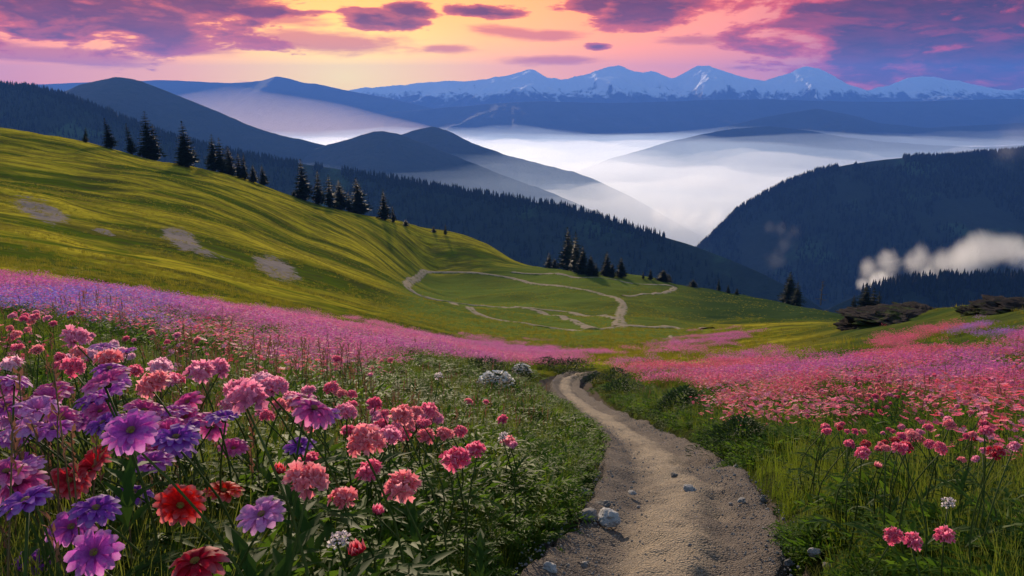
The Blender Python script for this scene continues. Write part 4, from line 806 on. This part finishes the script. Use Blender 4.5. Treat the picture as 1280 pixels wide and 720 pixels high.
# ------------------------------------------------------------------ the flowers that stand out one by one
VIO, LIL, MAG, DEEP = srgb(220, 104, 208), srgb(240, 158, 222), srgb(242, 104, 182), srgb(170, 80, 200)
REDC, VIV, ORA, CRI = srgb(226, 52, 66), srgb(236, 36, 30), srgb(246, 58, 34), srgb(206, 30, 58)
PNK, ROS, SAL, PALE = srgb(255, 150, 182), srgb(248, 104, 142), srgb(255, 142, 148), srgb(255, 190, 210)
GD, GRD, GPK, GRT = 'violet daisies at the left', 'red daisies at the front left', 'pink ruffled flowers', 'pink flowers on the right bank'
def at(px, py, wpx, size, lo=.16, hi=.72):
    zc = F * size / wpx; p = pix(px, py, zc); g = float(HT(p[0:1], p[1:2])[0])
    if lo < p[2] - g < hi: return p
    return hit([px], [py], .8, 60, 900, .40)[0]
D = [ # px, py, width px, colour, tilt towards the viewer, label
 (328, 645, 68, LIL, .42, 'pale lilac daisy alone in front, with every petal spread open'), (119, 692, 72, VIO, .50, 'bright violet daisy lowest at the front left, facing up'), (90, 660, 62, VIO, .25, 'violet daisy seen from the side just above the lowest one'),
 (30, 590, 62, LIL, .28, 'pale violet daisy wide open left of the coral daisies'), (18, 625, 52, LIL, .22, 'pinkish lilac daisy at the left edge below the pale violet one'), (190, 582, 56, VIO, .25, 'violet daisy right of the coral daisies, petals drooping'), (222, 561, 42, LIL, .15, 'small pinkish lilac daisy seen from the side above the red daisies'),
 (167, 616, 50, DEEP, .35, 'deep violet daisy in shade left of the vivid red daisy'), (120, 637, 42, DEEP, .3, 'deep violet daisy in shade below the coral daisies'), (50, 617, 48, DEEP, .3, 'deep violet daisy tucked behind the pale one at the left'), (165, 540, 74, VIO, .30, 'large violet daisy in the centre of the crowded violet patch'),
 (260, 532, 48, MAG, .15, 'magenta-lilac daisy at the right rim of the violet patch'), (292, 562, 40, MAG, .25, 'magenta daisy alone right of the violet patch'), (375, 558, 42, DEEP, .25, 'small blue-violet daisy left of the pink ruffled flowers'), (392, 512, 60, MAG, .30, 'large magenta daisy among pink flowers in the middle'), (380, 500, 52, MAG, .2, 'magenta daisy behind the large magenta one in the middle'),
 (404, 522, 48, VIO, .3, 'violet daisy under the large magenta one in the middle'), (220, 515, 42, VIO, .2, 'violet daisy at the upper right of the violet patch'), (135, 499, 56, VIO, .2, 'violet daisy with raised petals in the upper violet patch'), (135, 480, 66, MAG, .15, 'broad magenta-violet daisy topping the violet patch'), (72, 492, 46, MAG, .10, 'flat magenta daisy on a long stem left of the violet patch'),
 (137, 462, 48, VIO, .15, 'violet daisy standing above the violet patch'), (17, 477, 50, VIO, .10, 'violet daisy high at the left edge, seen from the side'), (52, 520, 42, MAG, .2, 'magenta daisy at the left, under the flat one'), (14, 550, 46, VIO, .2, 'violet daisy at the left edge, halfway up'), (15, 508, 38, MAG, .15, 'small magenta daisy at the left edge between two violet ones'),
 (130, 437, 36, LIL, .1, 'small lilac daisy among pink flowers above the violet patch'), (158, 440, 30, VIO, .1, 'small violet daisy highest of all beside the pink flowers'), (150, 637, 44, DEEP, .3, 'dark violet daisy half hidden below its deep violet neighbour'), (42, 706, 56, DEEP, .45, 'dark violet daisy in the bottom left corner'), (210, 540, 46, MAG, .2, 'magenta daisy packed in the right half of the violet patch'), (100, 527, 44, VIO, .2, 'violet daisy packed in the left half of the violet patch'), (200, 562, 44, MAG, .3, 'magenta daisy low in the violet patch'), (180, 515, 50, MAG, .2, 'magenta daisy packed near the top of the violet patch')]
for i, (px, py, wd, col, tl, lab) in enumerate(D):
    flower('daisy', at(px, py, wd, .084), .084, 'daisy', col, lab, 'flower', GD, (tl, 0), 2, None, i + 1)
POLY = [(0, 480), (120, 470), (240, 500), (290, 530), (220, 580), (160, 600), (120, 650), (20, 650), (0, 600)]
k = 0; n_ = 0
while n_ < 36:
    px, py = random.uniform(-40, 290), random.uniform(478, 690); k += 1
    if not inpoly(np.array([px]), np.array([py]), POLY)[0] or k > 900: 
        if k > 900: break
        continue
    if 40 < px < 330 and 562 < py < 690: continue
    hd = hit([px], [py], .9, 12, 500, random.uniform(.36, .50))[0]; n_ += 1
    flower('daisy', hd, random.uniform(.07, .094), 'daisy', random.choice([VIO, MAG, MAG, DEEP, LIL]), 'smaller violet daisy crowded in among the others of the violet patch', 'flower', GD, (random.uniform(0, .35), random.uniform(-.2, .2)), 1, None, 200 + n_)
for i, (px, py, wd, col, tl, lab) in enumerate([(87, 602, 54, REDC, .45, 'coral red daisy, lower of the two beside the pale violet one'), (121, 585, 58, REDC, .45, 'coral red daisy, upper and larger of the two'), (225, 634, 62, VIV, .25, 'vivid red daisy left of the orange-red one'), (280, 615, 48, ORA, .2, 'orange-red daisy with flat open petals'), (245, 704, 48, CRI, .35, 'dark red daisy low at the front in shade')]):
    flower('daisy', at(px, py, wd, .084), .088, 'daisy', col, lab, 'flower', GRD, (tl, 0), 1, None, 60 + i)
K = [(310, 497, 46, PNK, 'large pale pink ruffled flower at the middle left, leftmost of a pair'), (341, 485, 36, PNK, 'pink ruffled flower touching the large pale one on its right'), (328, 478, 30, PALE, 'pale pink ruffled flower behind the leftmost pair'), (432, 515, 26, PNK, 'small pink ruffled flower right of the large magenta daisy'), (384, 600, 48, SAL, 'large salmon pink ruffled flower alone above dark leaves'), (388, 577, 27, ROS, 'rose flower just behind the large salmon one'),
 (429, 624, 34, SAL, 'salmon pink flower low right of the large salmon one'), (502, 607, 38, SAL, 'salmon pink flower with loose petals alone on its stem'), (457, 552, 42, SAL, 'bright salmon flower in the middle group, the biggest there'), (462, 588, 18, ROS, 'tiny rose flower under the middle group'), (477, 533, 20, ROS, 'tiny rose flower above the middle group'), (503, 520, 30, SAL, 'salmon flower on a tall stem between two pink groups'), (506, 537, 20, ROS, 'small rose flower under the tall-stemmed salmon one'),
 (545, 523, 35, PNK, 'pink ruffled flower topping the group left of the path bank'), (533, 545, 34, SAL, 'wide salmon flower at the left of the path-bank group'), (556, 543, 30, SAL, 'salmon flower at the right of the path-bank group'), (575, 540, 17, ROS, 'small rose flower right of the path-bank group'), (570, 573, 30, ROS, 'rose flower of the pair nearest the path bank, lower one'), (595, 563, 25, ROS, 'rose flower of the pair nearest the path bank, upper one'),
 (250, 464, 30, PNK, 'flat-topped pink flower, left half of a wide head above the meadow'), (272, 461, 28, PNK, 'flat-topped pink flower, right half of a wide head above the meadow'), (95, 422, 30, PNK, 'wide pink flower high in the upper left meadow'), (192, 480, 34, SAL, 'salmon flower just above the top of the violet patch')]
npink = 0
for i, (px, py, wd, col, lab) in enumerate(K):
    flower('ruffled_flower', at(px, py, wd, .058), .058, 'cluster', col, lab, 'flower', GPK, (.25, 0), 2, None, 80 + i); npink += 1
for i, (px, py, wd, col, lab) in enumerate([(472, 641, 20, ROS, 'rose bud low between salmon flowers and the path'), (348, 590, 21, REDC, 'small coral bud left of the large salmon flower'), (1097, 584, 13, SAL, 'pale salmon bud on a thin stalk on the right bank'), (447, 692, 17, CRI, 'dull red bud at the bottom middle in dark leaves')]):
    flower('flower_bud', at(px, py, wd, .04), .042, 'bud', col, lab, 'flower', 'closed buds', (.1, 0), 1, None, 120 + i)
for i, (px, py, wd, col, lab) in enumerate([(1116, 670, 24, ROS, 'rose flower at the front of the right bank, leftmost of three'), (1140, 676, 15, ROS, 'smallest rose flower between two others at the front right'), (1180, 669, 27, ROS, 'largest rose flower at the front of the right bank'), (1274, 649, 15, MAG, 'magenta flower cut by the right edge of the frame'), (1062, 555, 17, ROS, 'rose flower on the right bank nearest the path'), (1078, 566, 16, ROS, 'rose flower just right of the one nearest the path'), (1125, 561, 18, ROS, 'rose flower alone in the middle of the right bank'), (1175, 561, 18, ROS, 'rose flower below the tall group on the right bank'), (1160, 535, 25, ROS, 'widest rose flower of the tall group on the right bank'), (1185, 525, 22, PNK, 'pink flower topping the tall group on the right bank'), (1232, 540, 18, ROS, 'rose flower right of the tall group'), (1245, 566, 20, CRI, 'dark rose flower near the right edge of the bank')]):
    flower('ruffled_flower', at(px, py, wd, .042, .10, .6), .042, 'cluster', col, lab, 'flower', GRT, (.2, 0), 1, None, 140 + i); npink += 1
for i, (px, py, wd, lab) in enumerate([(1185, 629, 19, 'white flower with drooping petals on the right bank'), (424, 676, 18, 'small white flower low in the dark leaves'), (629, 546, 15, 'white and pink flower beside the path on the left bank'), (548, 470, 12, 'tiny white flower in the middle of the left meadow')]):
    flower('white_flower', at(px, py, wd, .045, .08, .6), .045, 'small', (.80, .74, .70), lab, 'flower', 'single white flowers', (.3, 0), 1, None, 160 + i)
def many(n, region, hlo, hhi, size, cols, label, group, seed, kind='cluster', leaves=1):
    global npink
    r = random.Random(seed); xs, ys = [], []
    bx = [q[0] for q in region]; by = [q[1] for q in region]; cl = []
    while len(xs) < n:
        px, py = r.uniform(min(bx), max(bx)), r.uniform(min(by), max(by))
        if r.random() < .55 and cl: c_ = r.choice(cl); px, py = c_[0] + r.gauss(0, 15), c_[1] + r.gauss(0, 7)
        if inpoly(np.array([px]), np.array([py]), region)[0]: xs.append(px); ys.append(py); cl.append((px, py))
    hs = np.array([r.uniform(hlo, hhi) for _ in xs]); P = hit(xs, ys, .9, 60, 600, hs); rel = path_rel(P[:, 0], P[:, 1])
    for i, p_ in enumerate(P):
        if rel[i] < 1.15: continue
        flower('ruffled_flower', p_, size * r.uniform(.65, 1.2), kind, r.choice(cols), label, 'flower', group, (.15, 0), leaves, None, seed * 100 + i); npink += 1
many(38, [(-60, 408), (120, 405), (235, 440), (230, 485), (160, 470), (70, 478), (-60, 470)], .36, .52, .054, [PNK, SAL, ROS, PALE], 'pink ruffled flower standing in the upper left meadow', 'pink flowers of the upper left meadow', 31)
many(26, [(0, 385), (220, 400), (430, 440), (500, 450), (420, 462), (200, 432), (0, 408)], .34, .5, .056, [PNK, SAL, ROS], 'small distant pink flower in front of the flower carpet on the left', 'pink flowers before the left flower carpet', 32, leaves=0)
many(56, [(235, 455), (470, 450), (560, 455), (640, 520), (700, 560), (650, 600), (560, 560), (430, 545), (300, 520)], .34, .5, .050, [PNK, SAL, ROS], 'pink flower in the green middle of the left meadow', 'pink flowers of the middle meadow', 33)
many(92, [(985, 478), (1120, 480), (1300, 490), (1300, 585), (1200, 575), (1060, 560), (1000, 520)], .26, .46, .038, [ROS, ROS, PNK, CRI, SAL], 'rose pink flower scattered over the right bank', 'rose flowers of the right bank', 34)
many(58, [(880, 470), (1000, 462), (1200, 470), (1290, 478), (1290, 492), (1050, 500), (960, 505)], .24, .40, .055, [ROS, SAL, SAL, PNK], 'small coral pink flower fringing the right flower carpet', 'coral flowers fringing the right carpet', 35, leaves=0)

# ------------------------------------------------------------------ the carpet of small flowers
CARP = {'A': [(-200, 325), (-60, 335), (0, 345), (150, 358), (370, 388), (550, 418), (700, 434), (765, 440), (742, 452), (640, 449), (520, 447), (430, 442), (330, 438), (240, 415), (150, 402), (0, 378), (-200, 365)],
        'B': [(765, 456), (860, 445), (950, 440), (1000, 438), (1100, 446), (1180, 440), (1280, 432), (1450, 425), (1450, 500), (1280, 497), (1150, 486), (1050, 490), (960, 495), (880, 484), (800, 474)],
        'C': [(1080, 420), (1130, 409), (1190, 404), (1182, 415), (1100, 428)], 'D': [(1075, 442), (1130, 433), (1200, 429), (1195, 443), (1110, 454), (1072, 452)], 'E': [(1190, 409), (1222, 403), (1242, 409), (1205, 416)], 'F': [(1240, 410), (1330, 404), (1330, 416), (1245, 418)],
        'G': [(795, 432), (850, 422), (900, 413), (945, 414), (940, 424), (880, 431), (840, 438)]}
def polar(n, d0, d1, a0=-42, a1=42, pw=0.0):
    d = np.exp(RNG.uniform(math.log(d0), math.log(d1), n)) if pw == 0 else (RNG.uniform(d0 ** pw, d1 ** pw, n)) ** (1 / pw); a = np.radians(RNG.uniform(a0, a1, n)); return d * np.sin(a), d * np.cos(a)
CP, CT = [], []
x, y = polar(170000, 7, 200, -40, 40, .9); z = H(x, y); qx, qy, _ = proj(np.stack([x, y, z + .27], -1)); qx2 = qx + 60 * fbm(x * .25, y * .25, 61, 4); qy2 = qy + 13 * fbm(x * .35, y * .35, 62, 5, .65)
dg = np.hypot(x, y); rel = path_rel(x, y); gap = fbm(x * .55, y * .55, 63, 3)
for nm, poly in CARP.items():
    m = inpoly(qx2, qy2, poly) & (rel > 1.25) & (gap + RNG.uniform(-.2, .2, len(x)) > -.20) & ((dg > 30) | (RNG.random(len(x)) < .8))
    if nm == 'B': m &= (gap + .5 * fbm(x * 1.6, y * 1.6, 67, 2) + RNG.uniform(-.12, .12, len(x)) > -.10)
    i = np.where(m)[0]; tn = fbm(x[i] * .13, y[i] * .13, 64, 4) + RNG.normal(0, .13, len(i)); pinkc, magc, vio, cor = [np.array(srgb(*q)) for q in ((250, 112, 172), (236, 106, 192), (160, 126, 236), (252, 100, 126))]
    f = np.clip(.5 + tn * 1.3, 0, 1)[:, None]; col = pinkc * f + magc * (1 - f)
    if nm == 'A': kv = (sstep(qx[i], 300, 120) * sstep(qy[i], 352, 368) * (RNG.random(len(i)) < .62))[:, None]; col = col * (1 - kv) + vio * kv
    if nm in 'CD': col = .25 * col + .75 * cor
    if nm in 'E': col = .4 * col + .6 * vio
    if nm == 'B': kc = (sstep(qy[i] + 30 * tn, 450, 474) * .85)[:, None]; col = col * (1 - kc) + cor * kc
    CP.append(np.stack([x[i], y[i], z[i]], -1)); CT.append(col)
CP = np.concatenate(CP); CT = np.concatenate(CT)
scatter('flower_carpet', CP, T_CARPET, scl=RNG.uniform(.75, 1.2, len(CP)) * (.66 + .34 * sstep(np.hypot(CP[:, 0], CP[:, 1]), 10, 24)), tint=CT, tilt=.06, label='dense carpet of tiny pink and magenta flowers across the meadow', cat='flowers')
# looser flowers between the carpet and the nearer meadow
x, y = polar(12000, 3.2, 30, -42, 42, .6); rel = path_rel(x, y); z = H(x, y); qx, qy, _ = proj(np.stack([x, y, z + .3], -1)); den = fbm(x * .7, y * .7, 66, 3)
m = (rel > 1.5) & (den + RNG.uniform(-.25, .25, len(x)) > .10) & (((qx < 480) & (qy < 462) & (RNG.random(len(x)) < .4)) | ((qx > 880) & (qy < 560))); i = np.where(m)[0]; col = np.array([PNK, ROS, SAL, ROS, srgb(250, 84, 108)])[RNG.integers(0, 5, len(i))]
scatter('meadow_flowers', np.stack([x[i], y[i], z[i]], -1), [carpet_clump(k, 9, .22, .34, .019) for k in (20, 21, 22)], scl=RNG.uniform(.8, 1.2, len(i)), tint=col, label='loose small pink flowers mixed into the nearer meadow grass', cat='flowers')
print('flowers', len(FLOWERS), npink, 'carpet', len(CP), 'meadow', len(i))

# ------------------------------------------------------------------ grass, ferns and herbs
def cover(name, n, d0, d1, protos, fn, slo, shi, label, pw=0.0, tilt=.08, cat='grass'):
    x, y = polar(n, d0, d1, -44, 44, pw); rel = path_rel(x, y); qx, qy, _ = proj(np.stack([x, y, H(x, y)], -1)); sd_ = np.min([np.hypot(x - a, y - b) - 1.25 * c for a, b, c in STONE_AT] + [x * 0 + 9 + 0], 0); m = (rel > .90 + .26 * RNG.random(len(x))) & (sd_ > .06) & fn(x, y, qx, qy, rel); x, y, rel = x[m], y[m], rel[m]
    s_ = RNG.uniform(slo, shi, len(x)) * (.55 + .45 * sstep(rel, 1.1, 2.0)) * (.8 + .5 * fbm(x * .8, y * .8, 70, 2)); return scatter(name, np.stack([x, y, HT(x, y) - .01], -1), protos, scl=s_, tilt=tilt, label=label, cat=cat)
dn = lambda x, y, s=1.0, sd=71: fbm(x * s, y * s, sd, 3)
cover('meadow_grass', 17000, .75, 46, T_GRASS, lambda x, y, qx, qy, rel: (dn(x, y, .6) > -.25), .6, 1.15, 'green blades of meadow grass between the flowers', .45)
cover('fern_growth', 15000, .75, 26, T_FERN, lambda x, y, qx, qy, rel: (dn(x, y, .5, 72) > -.34), .8, 1.5, 'feathery green leaves carpeting both banks of the path', .35)
cover('herb_growth', 5500, .75, 16, T_HERB, lambda x, y, qx, qy, rel: (dn(x, y, .7, 73) > -.2), .7, 1.2, 'broad-leaved dark herbs under the flowers', .3)
cover('seed_stalks', 1500, 1.6, 26, T_SEED, lambda x, y, qx, qy, rel: (dn(x, y, .5, 74) > .0) & (rel > 2), .7, 1.15, 'thin reddish seed stalks rising above the grass', .5)
cover('hill_grass', 60000, 40, 260, [tuft_grass(k, 22, .34, .35, .026, .8, M_TUSSOCK) for k in (31, 32, 33)], lambda x, y, qx, qy, rel: (dn(x, y, .12, 75) > -.15) & (rel > 3) & ((qx < 960) | (RNG.random(len(x)) < .25)), .5, 1.0, 'rough tussocks of grass on the sunlit slope', .5)
# gravel on the path
n = 6500; k = RNG.integers(40, len(PC) - 90, n); u = np.sign(RNG.uniform(-1, 1, n)) * RNG.random(n) ** .35 * 1.0; q = PC[k] + (PLr[k] - PLl[k]) / 2 * u[:, None] + RNG.normal(0, .03, (n, 2)); zz = H(q[:, 0], q[:, 1]) - .045
scatter('path_gravel', np.concatenate([q, zz[:, None] + .02], 1), [stone_mesh(k_, 2) for k_ in (40, 41, 42)], scl=np.exp(RNG.normal(-5.9, .5, n)), label='loose gravel strewn over the footpath', cat='gravel')
